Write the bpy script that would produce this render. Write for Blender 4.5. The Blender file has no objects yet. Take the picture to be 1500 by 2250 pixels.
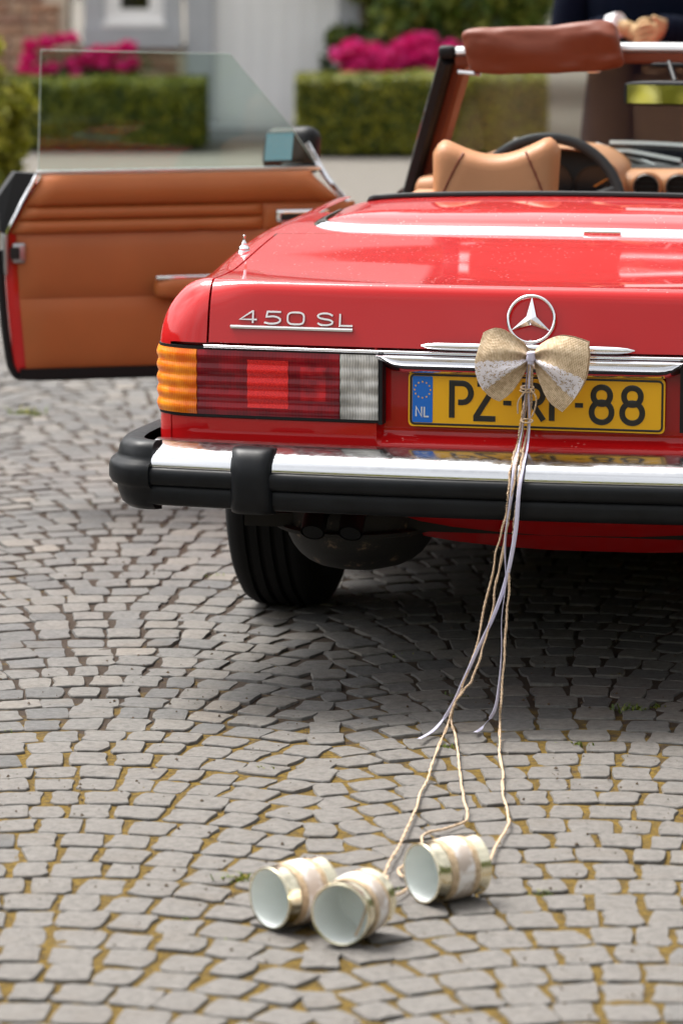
import bpy, bmesh, math, random
import numpy as np
from mathutils import Vector, Matrix, noise
R_ = random.Random(7)
rad = math.radians
SC = bpy.context.scene
COL = SC.collection

# ------------------------------------------------------------------ camera
YAW, PITCH = rad(11.5), math.atan2(1375.0, 8437.0)
SN, CS = math.sin(YAW), math.cos(YAW)
AX = Vector((-SN, CS, 0)); RT = Vector((CS, SN, 0)); UP = Vector((0, 0, 1))
CAM = -7.75 * AX - 0.3835 * RT + Vector((0, 0, 1.67))
FWD = AX * math.cos(PITCH) - UP * math.sin(PITCH)
CUP = AX * math.sin(PITCH) + UP * math.cos(PITCH)
cd = bpy.data.cameras.new('camera')
cd.sensor_fit = 'VERTICAL'; cd.sensor_height = 36.0; cd.sensor_width = 24.0; cd.lens = 135.0
cd.clip_start = 0.1; cd.clip_end = 2000
cd.dof.use_dof = True; cd.dof.focus_distance = 7.84; cd.dof.aperture_fstop = 4.2; cd.dof.aperture_blades = 0
cam = bpy.data.objects.new('camera', cd); COL.objects.link(cam)
m = Matrix((RT, CUP, -FWD)).transposed().to_4x4(); m.translation = CAM
cam.matrix_world = m
SC.camera = cam

# ------------------------------------------------------------------ sky, sun, exposure
SUN_EL, SUN_AZ = rad(60), rad(298)          # azimuth clockwise from +Y
w = bpy.data.worlds.new('World'); SC.world = w; w.use_nodes = True
nt = w.node_tree; nt.nodes.clear()
sky = nt.nodes.new('ShaderNodeTexSky'); sky.sky_type = 'NISHITA'; sky.sun_disc = False
sky.sun_elevation = SUN_EL; sky.sun_rotation = SUN_AZ
sky.air_density = 1.0; sky.dust_density = 6.0; sky.ozone_density = 1.0
hs = nt.nodes.new('ShaderNodeHueSaturation'); hs.inputs['Saturation'].default_value = 0.10
bg = nt.nodes.new('ShaderNodeBackground'); bg.inputs['Strength'].default_value = 0.14
wo = nt.nodes.new('ShaderNodeOutputWorld')
tc = nt.nodes.new('ShaderNodeTexCoord'); cl = nt.nodes.new('ShaderNodeTexNoise'); cl.inputs['Scale'].default_value = 2.8; cl.inputs['Detail'].default_value = 6
cr_ = nt.nodes.new('ShaderNodeMapRange'); cr_.inputs['From Min'].default_value = .35; cr_.inputs['From Max'].default_value = .68; cr_.inputs['To Min'].default_value = .55; cr_.inputs['To Max'].default_value = 1.25
cm = nt.nodes.new('ShaderNodeMixRGB'); cm.blend_type = 'MULTIPLY'; cm.inputs[0].default_value = 1.0     # soft overcast cloud cover
nt.links.new(tc.outputs['Generated'], cl.inputs['Vector']); nt.links.new(cl.outputs['Fac'], cr_.inputs['Value']); nt.links.new(cr_.outputs[0], cm.inputs[2])
nt.links.new(sky.outputs[0], hs.inputs['Color']); nt.links.new(hs.outputs[0], cm.inputs[1]); nt.links.new(cm.outputs[0], bg.inputs['Color']); nt.links.new(bg.outputs[0], wo.inputs['Surface'])
sl = bpy.data.lights.new('sun', 'SUN'); sl.energy = 1.5; sl.angle = rad(26); sl.color = (1, .955, .89)
so = bpy.data.objects.new('sun', sl); COL.objects.link(so)
sd = Vector((math.sin(SUN_AZ) * math.cos(SUN_EL), math.cos(SUN_AZ) * math.cos(SUN_EL), math.sin(SUN_EL)))
so.rotation_euler = sd.to_track_quat('Z', 'Y').to_euler(); so.location = sd * 60
vs = SC.view_settings
vs.view_transform = 'Standard'; vs.look = 'None'; vs.gamma = 1.0; vs.exposure = 1.52; vs.use_curve_mapping = False
SC.render.engine = 'CYCLES'
SC.cycles.max_bounces = 10; SC.cycles.transparent_max_bounces = 24; SC.cycles.glossy_bounces = 5; SC.cycles.transmission_bounces = 8
SC.cycles.caustics_reflective = False; SC.cycles.caustics_refractive = False

# ------------------------------------------------------------------ materials
class NT:
    def __init__(s, name):
        s.m = bpy.data.materials.new(name); s.m.use_nodes = True; s.t = s.m.node_tree; s.t.nodes.clear()
        s.o = s.t.nodes.new('ShaderNodeOutputMaterial'); s.b = s.t.nodes.new('ShaderNodeBsdfPrincipled')
        s.t.links.new(s.b.outputs[0], s.o.inputs['Surface'])
    def n(s, ty, **kw):
        x = s.t.nodes.new('ShaderNode' + ty)
        for k, v in kw.items():
            if k in x.inputs: x.inputs[k].default_value = v
            else: setattr(x, k, v)
        return x
    def l(s, a, b): s.t.links.new(a, b)
    def set(s, **kw):
        for k, v in kw.items():
            k = k.replace('_', ' ')
            if k in s.b.inputs:
                if isinstance(v, tuple) and len(v) == 3: v = (*v, 1)
                s.b.inputs[k].default_value = v
    def coord(s, kind='Object'): return s.n('TexCoord').outputs[kind]
    def noise(s, vec, scale, detail=4, rough=.55):
        x = s.n('TexNoise'); x.inputs['Scale'].default_value = scale; x.inputs['Detail'].default_value = detail
        x.inputs['Roughness'].default_value = rough; s.l(vec, x.inputs['Vector']); return x.outputs['Fac']
    def ramp(s, fac, *stops):
        x = s.n('ValToRGB'); e = x.color_ramp.elements
        while len(e) < len(stops): e.new(.5)
        for i, (p, c) in enumerate(stops):
            e[i].position = p; e[i].color = (*c, 1) if len(c) == 3 else c
        s.l(fac, x.inputs['Fac']); return x.outputs['Color']
    def mix(s, fac, a, b, mode='MIX'):
        x = s.n('MixRGB'); x.blend_type = mode
        for i, v in zip((0, 1, 2), (fac, a, b)):
            if isinstance(v, (int, float)): x.inputs[i].default_value = v
            elif isinstance(v, tuple): x.inputs[i].default_value = (*v, 1) if len(v) == 3 else v
            else: s.l(v, x.inputs[i])
        return x.outputs[0]
    def math(s, op, a, b=0.0):
        x = s.n('Math'); x.operation = op
        for i, v in zip((0, 1), (a, b)):
            if isinstance(v, (int, float)): x.inputs[i].default_value = v
            else: s.l(v, x.inputs[i])
        return x.outputs[0]
    def bump(s, h, strength=.3, dist=.002):
        x = s.n('Bump'); x.inputs['Strength'].default_value = strength; x.inputs['Distance'].default_value = dist
        s.l(h, x.inputs['Height']); s.l(x.outputs[0], s.b.inputs['Normal']); return x

M = {}
def simple(name, col, rough=.5, metal=0.0, var=.0, scale=30., bump=0., bscale=200., **kw):
    k = NT(name); k.set(Base_Color=col, Roughness=rough, Metallic=metal, **kw)
    if var or bump:
        co = k.coord()
        if var:
            f = k.noise(co, scale, 5)
            k.l(k.mix(k.math('MULTIPLY', f, 1.0), tuple(c * (1 - var) for c in col), tuple(min(1, c * (1 + var)) for c in col)), k.b.inputs['Base Color'])
        if bump: k.bump(k.noise(co, bscale, 4), bump, .001)
    M[name] = k.m; return k

# car paint: dusty, rain spotted
k = NT('red_paint'); k.set(Base_Color=(.5, .006, .015), Roughness=.5, Specular_IOR_Level=.1, Coat_Weight=1.0, Coat_Roughness=.03, Coat_IOR=1.43)
co = k.coord(); f = k.noise(co, 9, 6, .6)
v = k.n('TexVoronoi'); v.inputs['Scale'].default_value = 75; v.inputs['Randomness'].default_value = 1; k.l(co, v.inputs['Vector'])
msk = k.math('MULTIPLY', k.math('LESS_THAN', v.outputs['Distance'], .15), k.math('GREATER_THAN', k.noise(co, 11, 3), .53))
ring = k.math('MULTIPLY', msk, k.math('GREATER_THAN', v.outputs['Distance'], .085))
ge = k.n('NewGeometry'); sx = k.n('SeparateXYZ'); k.l(ge.outputs['Normal'], sx.inputs[0])
upf = k.math('GREATER_THAN', sx.outputs['Z'], .75)
dr = k.math('MULTIPLY', ring, upf)
k.l(k.mix(k.math('MULTIPLY', dr, .45), k.mix(k.math('MULTIPLY', f, .25), (.49, .0045, .0060), (.55, .0060, .0070)), (.78, .50, .45)), k.b.inputs['Base Color'])
k.l(k.math('ADD', k.math('MULTIPLY', dr, .3), k.math('MULTIPLY', k.noise(co, 40, 5), .05)), k.b.inputs['Coat Roughness'])
M['red_paint'] = k.m
simple('chrome', (.80, .80, .82), .07, 1.0)
k = NT('bumper_chrome'); k.set(Base_Color=(.68, .69, .71), Metallic=1.0); co = k.coord()
k.l(k.ramp(k.noise(co, 60, 8, .7), (.35, (.11, .11, .11)), (.75, (.28, .28, .28))), k.b.inputs['Roughness'])
M['bumper_chrome'] = k.m
k = NT('bumper_rubber'); co = k.coord(); k.set(Roughness=.42)
k.l(k.ramp(k.noise(co, 14, 7, .7), (.3, (.0035, .0042, .0055)), (.75, (.009, .0105, .013))), k.b.inputs['Base Color'])
k.l(k.ramp(k.noise(co, 30, 5), (.3, (.34, .34, .34)), (.8, (.55, .55, .55))), k.b.inputs['Roughness']); k.bump(k.noise(co, 350, 3), .12, .0006)
k.set(Specular_IOR_Level=.2); M['bumper_rubber'] = k.m
simple('black_plastic', (.006, .0065, .0075), .5, Specular_IOR_Level=.25)
simple('black_matte', (.008, .008, .008), .8)
simple('tyre_rubber', (.0025, .0025, .0026), .85, 0, .3, 40, Specular_IOR_Level=.25)
k = NT('steel'); k.set(Metallic=.7, Roughness=.45); co = k.coord()
k.l(k.ramp(k.noise(co, 22, 8, .7), (.54, (.004, .0036, .0033)), (.60, (.014, .011, .009)), (.66, (.14, .095, .06))), k.b.inputs['Base Color']); k.set(Metallic=0.0, Roughness=.7)
M['underbody'] = k.m
simple('rim_metal', (.35, .35, .36), .35, .9)
def leather(name, c, perf=False):
    k = NT(name); co = k.coord(); k.set(Roughness=.46, IOR=1.45, Specular_IOR_Level=.38)
    f = k.noise(co, 6, 5)
    k.l(k.mix(f, tuple(x * .86 for x in c), tuple(x * 1.12 for x in c)), k.b.inputs['Base Color'])
    v = k.n('TexVoronoi'); v.inputs['Scale'].default_value = 420 if not perf else 260; k.l(co, v.inputs['Vector'])
    k.bump(k.mix(.35, v.outputs['Distance'], k.noise(co, 12, 3)), .28, .0012); M[name] = k.m
leather('leather_brown', (.38, .115, .033)); leather('leather_perforated', (.355, .108, .033), True)
leather('leather_visor', (.165, .036, .014)); leather('leather_seat', (.42, .190, .085))
k = NT('window_glass'); k.set(Base_Color=(.86, .95, .92), Roughness=0.0, IOR=1.45, Transmission_Weight=1.0); M['window_glass'] = k.m
# thin sheet glass: clear with fresnel reflection
def thin_glass(name, tint, ior=1.5):
    k = NT(name); k.t.nodes.remove(k.b)
    tr = k.n('BsdfTransparent'); tr.inputs[0].default_value = (*tint, 1)
    gl = k.n('BsdfGlossy'); gl.inputs['Roughness'].default_value = .02; gl.inputs[0].default_value = (1, 1, 1, 1)
    fr = k.n('Fresnel'); fr.inputs['IOR'].default_value = ior
    mx = k.n('MixShader'); k.l(fr.outputs[0], mx.inputs[0]); k.l(tr.outputs[0], mx.inputs[1]); k.l(gl.outputs[0], mx.inputs[2])
    k.l(mx.outputs[0], k.o.inputs['Surface']); M[name] = k.m
thin_glass('door_glass', (.87, .93, .90), 1.3); thin_glass('windscreen_glass', (.80, .86, .84), 1.36); thin_glass('pane_glass', (.55, .58, .58))
simple('mirror_blue', (.06, .105, .122), .03, 1.0)
simple('mirror_clear', (.86, .88, .82), .02, 1.0)
def lens(name, c1, c2, fine=1500., amp=.09, bmp=.25):
    k = NT(name); k.set(Roughness=.25, IOR=1.45, Specular_IOR_Level=.2, Coat_Weight=.35, Coat_Roughness=.03)
    co = k.coord(); sp = k.n('SeparateXYZ'); k.l(co, sp.inputs[0])
    wv = k.math('SINE', k.math('MULTIPLY', sp.outputs['X'], fine))
    nz = k.noise(co, 22, 2)
    fac = k.math('ADD', k.math('MULTIPLY', wv, amp), nz)
    k.l(k.ramp(fac, (.36, c1), (.68, c2)), k.b.inputs['Base Color'])
    k.bump(wv, bmp, .0012); M[name] = k.m; return k
lens('lens_amber', (.78, .13, .004), (1.0, .34, .02))
lens('lens_red', (.15, .0008, .007), (.30, .0016, .010), 900, .05, .03)
lens('lens_clear', (.26, .25, .23), (.80, .78, .75), 1900, .16)
k = NT('lens_reflector'); co = k.coord(); v = k.n('TexVoronoi'); v.inputs['Scale'].default_value = 480; k.l(co, v.inputs['Vector'])
k.set(Roughness=.3, Specular_IOR_Level=.2, Coat_Weight=.35, Coat_Roughness=.04); k.l(k.ramp(v.outputs['Distance'], (.1, (1.0, .035, .025)), (.6, (.62, .006, .008))), k.b.inputs['Base Color'])
k.bump(v.outputs['Distance'], .5, .001); M['lens_reflector'] = k.m
simple('plate_yellow', (.99, .50, .006), .4, 0, .04, 20); simple('plate_blue', (.006, .16, .66), .5); simple('plate_black', (.012, .012, .012), .3)
simple('plate_white', (.75, .78, .8), .4); simple('badge_silver', (.78, .78, .78), .28, .75)
# cloth
k = NT('burlap'); uv = k.coord('UV'); sp = k.n('SeparateXYZ'); k.l(uv, sp.inputs[0])
a = k.math('SINE', k.math('MULTIPLY', sp.outputs['X'], 6283 / 3.0)); b = k.math('SINE', k.math('MULTIPLY', sp.outputs['Y'], 6283 / 3.0))
wv = k.math('MULTIPLY', k.math('ADD', a, b), .5); nz = k.noise(k.coord(), 120, 4)
k.l(k.ramp(k.math('ADD', k.math('MULTIPLY', wv, .28), nz), (.2, (.36, .25, .145)), (.55, (.70, .53, .35)), (.85, (.86, .71, .52))), k.b.inputs['Base Color'])
k.set(Roughness=1.0, Specular_IOR_Level=.05); k.bump(wv, .6, .0015); M['burlap'] = k.m
k = NT('lace'); uv = k.coord('UV')
v = k.n('TexVoronoi'); v.inputs['Scale'].default_value = 20; v.feature = 'DISTANCE_TO_EDGE'; k.l(uv, v.inputs['Vector'])
nz = k.noise(uv, 11, 2)
al = k.math('MAXIMUM', k.math('LESS_THAN', v.outputs['Distance'], .10), k.math('GREATER_THAN', nz, .50))
k.set(Base_Color=(.80, .76, .80), Roughness=.7); k.l(k.math('ADD', .18, k.math('MULTIPLY', al, .72)), k.b.inputs['Alpha']); M['lace'] = k.m
simple('ribbon', (.66, .64, .80), .5, 0, .1, 60, Alpha=.86)
k = NT('twine'); co = k.coord(); k.set(Roughness=.95)
k.l(k.ramp(k.noise(co, 260, 4), (.3, (.40, .26, .15)), (.7, (.72, .56, .40))), k.b.inputs['Base Color']); k.bump(k.noise(co, 500, 3), .7, .002); M['twine'] = k.m
k = NT('can_gold'); k.set(Base_Color=(.90, .83, .62), Metallic=1.0, Roughness=.2); k.bump(k.noise(k.coord(), 60, 3), .05, .001); M['can_gold'] = k.m
simple('can_white', (.84, .88, .86), .3, 0, .04, 20)
# paving
k = NT('cobble'); co = k.coord(); g = k.n('NewGeometry'); ri = g.outputs['Random Per Island']
base = k.ramp(ri, (0, (.092, .091, .090)), (.3, (.126, .123, .118)), (.6, (.155, .146, .133)), (.85, (.106, .106, .106)), (1, (.190, .172, .150)))
nz = k.noise(co, 60, 8, .7); n2 = k.noise(co, 9, 4); n3 = k.noise(co, 400, 3, .8)
c = k.mix(.85, base, k.ramp(nz, (.25, (.50, .49, .48)), (.75, (1.45, 1.42, 1.4))), 'MULTIPLY')
c = k.mix(k.ramp(n2, (.52, (0, 0, 0)), (.8, (.45, .45, .45))), c, (.12, .098, .076))
c = k.mix(k.ramp(n3, (.60, (0, 0, 0)), (.68, (.7, .7, .7))), c, (.028, .025, .022))
k.l(c, k.b.inputs['Base Color']); k.set(Roughness=.75, Specular_IOR_Level=.3); k.bump(k.mix(.5, nz, n3), .55, .004); M['cobble'] = k.m
k = NT('joint'); co = k.coord(); big = k.noise(co, 1.6, 4); md = k.noise(co, 14, 6, .65); fn = k.noise(co, 260, 5, .8)
soil = k.ramp(fn, (.3, (.012, .0065, .003)), (.6, (.046, .025, .011)), (.8, (.110, .068, .034)))
moss = k.ramp(k.noise(co, 90, 6, .75), (.32, (.034, .019, .001)), (.50, (.120, .070, .002)), (.66, (.215, .130, .003)), (.82, (.15, .135, .008)))
sp = k.n('SeparateXYZ'); k.l(co, sp.inputs[0])
near = k.n('MapRange'); near.inputs['From Min'].default_value = 0.2; near.inputs['From Max'].default_value = -1.3; near.inputs['To Min'].default_value = -.08; near.inputs['To Max'].default_value = .36
k.l(sp.outputs['Y'], near.inputs['Value'])
mk = k.ramp(k.math('ADD', k.math('ADD', k.math('MULTIPLY', big, .35), k.math('MULTIPLY', md, .65)), near.outputs[0]), (.50, (0, 0, 0)), (.60, (1, 1, 1)))
k.l(k.mix(mk, soil, moss), k.b.inputs['Base Color']); k.set(Roughness=.95); k.bump(k.mix(.5, fn, md), .9, .01); M['joint'] = k.m
k = NT('gravel'); co = k.coord()
k.l(k.mix(k.noise(co, .5, 4), k.ramp(k.noise(co, 45, 6, .8), (.3, (.08, .070, .058)), (.75, (.205, .185, .16))), (.15, .137, .116)), k.b.inputs['Base Color']); k.set(Roughness=.9)
k.bump(k.noise(co, 60, 4), .6, .02); M['gravel'] = k.m
simple('soil_crumb', (.07, .045, .026), .95, 0, .5, 300)
# building
k = NT('brick'); co = k.coord(); g = k.n('NewGeometry'); oi = k.n('ObjectInfo')
c = k.ramp(oi.outputs['Random'], (0, (.40, .20, .12)), (.3, (.52, .33, .22)), (.6, (.36, .17, .11)), (.8, (.58, .43, .31)), (1, (.30, .13, .09)))
k.l(k.mix(.5, c, k.ramp(k.noise(co, 40, 6, .7), (.3, (.6, .6, .6)), (.7, (1.3, 1.25, 1.2))), 'MULTIPLY'), k.b.inputs['Base Color']); k.set(Roughness=.9); k.bump(k.noise(co, 120, 4), .6, .005); M['brick'] = k.m
simple('mortar', (.60, .50, .39), .95, 0, .2, 12, .5, 150)
k = NT('brick_far'); co = k.coord(); vm = k.n('VectorMath'); vm.operation = 'DOT_PRODUCT'; vm.inputs[1].default_value = tuple(RT); k.l(co, vm.inputs[0])
sp = k.n('SeparateXYZ'); k.l(co, sp.inputs[0]); cb_ = k.n('CombineXYZ'); k.l(vm.outputs['Value'], cb_.inputs[0]); k.l(sp.outputs['Z'], cb_.inputs[1]); bt = k.n('TexBrick'); k.l(cb_.outputs[0], bt.inputs['Vector']); bt.inputs['Scale'].default_value = 1.0
bt.inputs['Brick Width'].default_value = .23; bt.inputs['Row Height'].default_value = .075; bt.inputs['Mortar Size'].default_value = .006
bt.inputs['Color1'].default_value = (.44, .25, .16, 1); bt.inputs['Color2'].default_value = (.34, .16, .11, 1); bt.inputs['Mortar'].default_value = (.60, .50, .39, 1)
k.l(bt.outputs['Color'], k.b.inputs['Base Color']); k.set(Roughness=.9); M['brick_far'] = k.m
simple('bluestone', (.44, .45, .47), .75, 0, .18, 5, .4, 80); simple('white_paint', (.85, .84, .83), .45, 0, .04, 6)
simple('dark_room', (.02, .025, .02), .9); simple('roof_tile', (.09, .08, .08), .8, 0, .3, 5)
def leafm(name, c1, c2, c3, tr=.3):
    k = NT(name); g = k.n('NewGeometry')
    c = k.ramp(g.outputs['Random Per Island'], (0, c1), (.55, c2), (1, c3)); k.l(c, k.b.inputs['Base Color']); k.set(Roughness=.5)
    tl = k.n('BsdfTranslucent'); k.l(c, tl.inputs[0]); mx = k.n('MixShader'); mx.inputs[0].default_value = tr
    k.l(k.b.outputs[0], mx.inputs[1]); k.l(tl.outputs[0], mx.inputs[2]); k.l(mx.outputs[0], k.o.inputs['Surface']); M[name] = k.m
leafm('leaf_box', (.028, .055, .004), (.110, .135, .007), (.38, .34, .018))
leafm('leaf_dark', (.014, .035, .008), (.035, .07, .012), (.12, .15, .02))
leafm('leaf_shrub', (.028, .065, .008), (.12, .18, .018), (.45, .46, .08))
leafm('leaf_yellow', (.15, .17, .012), (.34, .33, .025), (.50, .45, .05), .5)
leafm('leaf_tree', (.05, .09, .01), (.13, .17, .02), (.24, .26, .03))
leafm('grass', (.06, .10, .01), (.14, .19, .02), (.26, .24, .04))
leafm('petal', (.78, .008, .20), (.95, .016, .30), (.98, .10, .46), .45)
simple('bark', (.07, .05, .035), .9, 0, .4, 20, .6, 60); simple('leaf_core', (.012, .02, .005), .95, 0, .4, 20); simple('leaf_core_lit', (.20, .20, .015), .95, 0, .4, 3)  # leaf_core_lit is brightened so gaps in the rear hedge show no shade
simple('skin', (.46, .31, .16), .6, 0, .05, 20, Specular_IOR_Level=.2); simple('navy_wool', (.0025, .0045, .012), .95, 0, .3, 60, Specular_IOR_Level=.08); simple('shirt_white', (.75, .75, .78), .7)
simple('trouser_navy', (.003, .005, .011), .95, Specular_IOR_Level=.08); simple('shoe_leather', (.03, .015, .008), .35); simple('hair_brown', (.05, .03, .018), .7)
simple('dark_fabric', (.02, .02, .02), .9); simple('gauge_face', (.01, .01, .012), .2); simple('gauge_needle', (.9, .30, .04), .5)
simple('wiper_metal', (.62, .63, .62), .3, .6); simple('headlamp', (.8, .82, .85), .1, 0, Coat_Weight=1.0)
simple('dash_black', (.014, .014, .015), .6, bump=.2, bscale=500)

# ------------------------------------------------------------------ mesh helpers
ORG = {}
def link(o, parent=None):
    COL.objects.link(o)
    if parent is not None: o.parent = parent
    return o
def obj(name, verts, faces, mat, parent=None, smooth=True, angle=40, sub=0, kind=None, uvs=None):
    """verts in world space (or in the parent's own space when the parent is local)"""
    off = ORG.get(parent.name, Vector((0, 0, 0))) if parent is not None else Vector((0, 0, 0))
    me = bpy.data.meshes.new(name)
    me.from_pydata([(v[0] - off[0], v[1] - off[1], v[2] - off[2]) for v in verts], [], faces)
    me.materials.append(M[mat]) if isinstance(mat, str) else [me.materials.append(M[x]) for x in mat]
    if uvs is not None:
        ul = me.uv_layers.new(name='UVMap')
        for lp in me.loops: ul.data[lp.index].uv = uvs[lp.vertex_index]
    if smooth:
        me.shade_smooth()
        if angle < 180: me.set_sharp_from_angle(angle=rad(angle))
    o = bpy.data.objects.new(name, me); link(o, parent)
    if parent is not None: ORG[o.name] = off
    if sub:
        md = o.modifiers.new('subdivision', 'SUBSURF'); md.levels = sub; md.render_levels = sub
    if kind: o['kind'] = kind
    return o
def root(name, loc, label, cat, group=None, rotz=0.0, local=False):
    o = bpy.data.objects.new(name, None); o.empty_display_size = .1; COL.objects.link(o)
    o.location = loc; o.rotation_euler = (0, 0, rotz)
    ORG[o.name] = Vector((0, 0, 0)) if local else Vector(loc)
    tag(o, label, cat, group); return o
def tag(o, label, cat, group=None):
    o['label'] = label; o['category'] = cat
    if group: o['group'] = group
    return o
def grid(P, nu, nv, flip=False, closeu=False):
    """faces for verts listed row by row: index = j*nu+i"""
    F = []
    for j in range(nv - 1):
        for i in range(nu if closeu else nu - 1):
            a, b = j * nu + i, j * nu + (i + 1) % nu
            q = (a, b, b + nu, a + nu)
            F.append(q[::-1] if flip else q)
    return F
class MB:
    """collects several pieces of ONE part"""
    def __init__(s): s.v = []; s.f = []
    def add(s, v, f):
        n = len(s.v); s.v += [tuple(x) for x in v]; s.f += [tuple(i + n for i in q) for q in f]; return s
    def box(s, c, d, rot=None):
        vs = [Vector(((i & 1) - .5, ((i >> 1) & 1) - .5, (i >> 2) - .5)) for i in range(8)]
        vs = [Vector((v.x * d[0], v.y * d[1], v.z * d[2])) for v in vs]
        if rot is not None: vs = [rot @ v for v in vs]
        return s.add([v + Vector(c) for v in vs], [(0, 2, 3, 1), (4, 5, 7, 6), (0, 1, 5, 4), (2, 6, 7, 3), (0, 4, 6, 2), (1, 3, 7, 5)])
    def sweep(s, path, prof, up=(0, 0, 1), close=True, caps=True, scale=None):
        """prof: list of (a,b): a along side = dir x up, b along up"""
        v, f = sweep(path, prof, up, close, caps, scale); return s.add(v, f)
    def tube(s, path, r, n=8, caps=True, up=(0, 0, 1)):
        pr = [(math.cos(2 * math.pi * i / n), math.sin(2 * math.pi * i / n)) for i in range(n)]
        rr = r if isinstance(r, (list, tuple)) else [r] * len(path)
        v, f = sweep(path, pr, up, True, caps, rr); return s.add(v, f)
    def lathe(s, prof, n=24, M4=None):
        v = []; f = []
        for (r, z) in prof:
            for i in range(n):
                a = 2 * math.pi * i / n; v.append(Vector((r * math.cos(a), r * math.sin(a), z)))
        for j in range(len(prof) - 1):
            for i in range(n): f.append((j * n + i, j * n + (i + 1) % n, (j + 1) * n + (i + 1) % n, (j + 1) * n + i))
        if M4 is not None: v = [M4 @ x for x in v]
        return s.add(v, f)
    def build(s, name, mat, parent=None, **kw): return obj(name, s.v, s.f, mat, parent, **kw)
def sweep(path, prof, up=(0, 0, 1), close=True, caps=True, scale=None):
    path = [Vector(p) for p in path]; up = Vector(up); n = len(prof); V = []; F = []
    for i, p in enumerate(path):
        t = (path[min(i + 1, len(path) - 1)] - path[max(i - 1, 0)]).normalized()
        sd_ = t.cross(up)
        if sd_.length < 1e-4: sd_ = t.cross(Vector((0, 1, 0)))
        sd_.normalize(); u = sd_.cross(t).normalized(); k = scale[i] if scale else 1.0
        k2 = 1.0
        if 0 < i < len(path) - 1:
            a, b = (path[i] - path[i - 1]).normalized(), (path[i + 1] - path[i]).normalized()
            k2 = 1 / max(.5, math.cos(a.angle(b, 0) / 2))
        for (x, y) in prof: V.append(p + sd_ * x * k * k2 + u * y * k)
    for i in range(len(path) - 1):
        for j in range(n if close else n - 1):
            F.append((i * n + j, i * n + (j + 1) % n, (i + 1) * n + (j + 1) % n, (i + 1) * n + j))
    if caps and close:
        F.append(tuple(range(n))[::-1]); F.append(tuple((len(path) - 1) * n + j for j in range(n)))
    return V, F
def spline(pts, n=6):
    """Catmull-Rom through pts"""
    P = [Vector(p) for p in pts]; out = []
    for i in range(len(P) - 1):
        p0, p1, p2, p3 = P[max(i - 1, 0)], P[i], P[i + 1], P[min(i + 2, len(P) - 1)]
        for k in range(n):
            t = k / n
            out.append(.5 * ((2 * p1) + (p2 - p0) * t + (2 * p0 - 5 * p1 + 4 * p2 - p3) * t * t + (3 * p1 - p0 - 3 * p2 + p3) * t ** 3))
    out.append(P[-1]); return out
def sm(t): t = max(0., min(1., t)); return t * t * (3 - 2 * t)
def rbox(c, d, r=.01, n=3, rot=None, disp=None, seg=6):
    """rounded box with d sizes; returns verts, faces (one closed surface)"""
    h = [x / 2 for x in d]; r = min(r, *[x * .999 for x in h]); bm = bmesh.new()
    bmesh.ops.create_cube(bm, size=2); bmesh.ops.subdivide_edges(bm, edges=bm.edges[:], cuts=seg, use_grid_fill=True)
    V = []
    for v in bm.verts:
        p = []
        for i in range(3):       # pull samples toward the rounded borders
            x = v.co[i]; p.append(math.copysign(abs(x) ** .6, x) * h[i])
        inn = [max(-(h[i] - r), min(h[i] - r, p[i])) for i in range(3)]
        nv = Vector([p[i] - inn[i] for i in range(3)])
        q = Vector(inn) + (nv.normalized() * r if nv.length > 1e-9 else nv)
        if disp: q = disp(q, h)
        if rot is not None: q = rot @ q
        V.append(q + Vector(c))
    bm.verts.index_update(); Fc = [tuple(v.index for v in f.verts) for f in bm.faces]; bm.free(); return V, Fc
def copy_thing(o, loc, rotz, label):
    r = o.copy(); COL.objects.link(r); r.location = loc; r.rotation_euler = (0, 0, rotz); r['label'] = label
    for ch in list(o.children):
        c = ch.copy(); COL.objects.link(c); c.parent = r
        for g in list(ch.children):
            d = g.copy(); COL.objects.link(d); d.parent = c
    return r
def cw(q, dist, z): return CAM * 1 + RT * q + AX * dist + UP * (z - CAM.z)   # place by metres right of / ahead of the viewpoint

# ------------------------------------------------------------------ ground
S_ = 400
gz = -.035
g_ = obj('ground', [(-S_, -S_, gz), (S_, -S_, gz), (S_, S_, gz), (-S_, S_, gz)], [(0, 1, 2, 3)], 'gravel', kind='structure', smooth=False)
PERIOD, PITCH_R = .935, .106
def arc(q):
    t = ((q - .049) / PERIOD + .5) % 1.0 - .5
    x = t * PERIOD; Rr = .74
    return -(Rr - math.sqrt(Rr * Rr - x * x))
def row_w(k, q): return k * PITCH_R + arc(q) + .012 * (noise.noise((q * 2.3, k * .37, 3.1))) + .008 * noise.noise((q * 7, k * 1.7, 9.4))
def qw(q, w_, z=0.0): return RT * q + AX * w_ + UP * z
W0, W1 = -3.4, 10.5
bn_u, bn_v = 150, 260
V = []
for j in range(bn_v):
    tt = j / (bn_v - 1); wv_ = W0 - .6 + (W1 - W0 + .7) * tt ** 1.6
    hw = 1.9 + .11 * (wv_ + 7.75)
    for i in range(bn_u):
        q = -hw + 2 * hw * i / (bn_u - 1)
        p = qw(q - .02, wv_)
        V.append((p.x, p.y, -.0042 + .0025 * noise.noise((q * 9, wv_ * 9, 1.)) + .003 * noise.noise((q * 40, wv_ * 40, 5.))))
paving = obj('cobblestone_paving', V, grid(V, bn_u, bn_v), 'joint', kind='structure')
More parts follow.
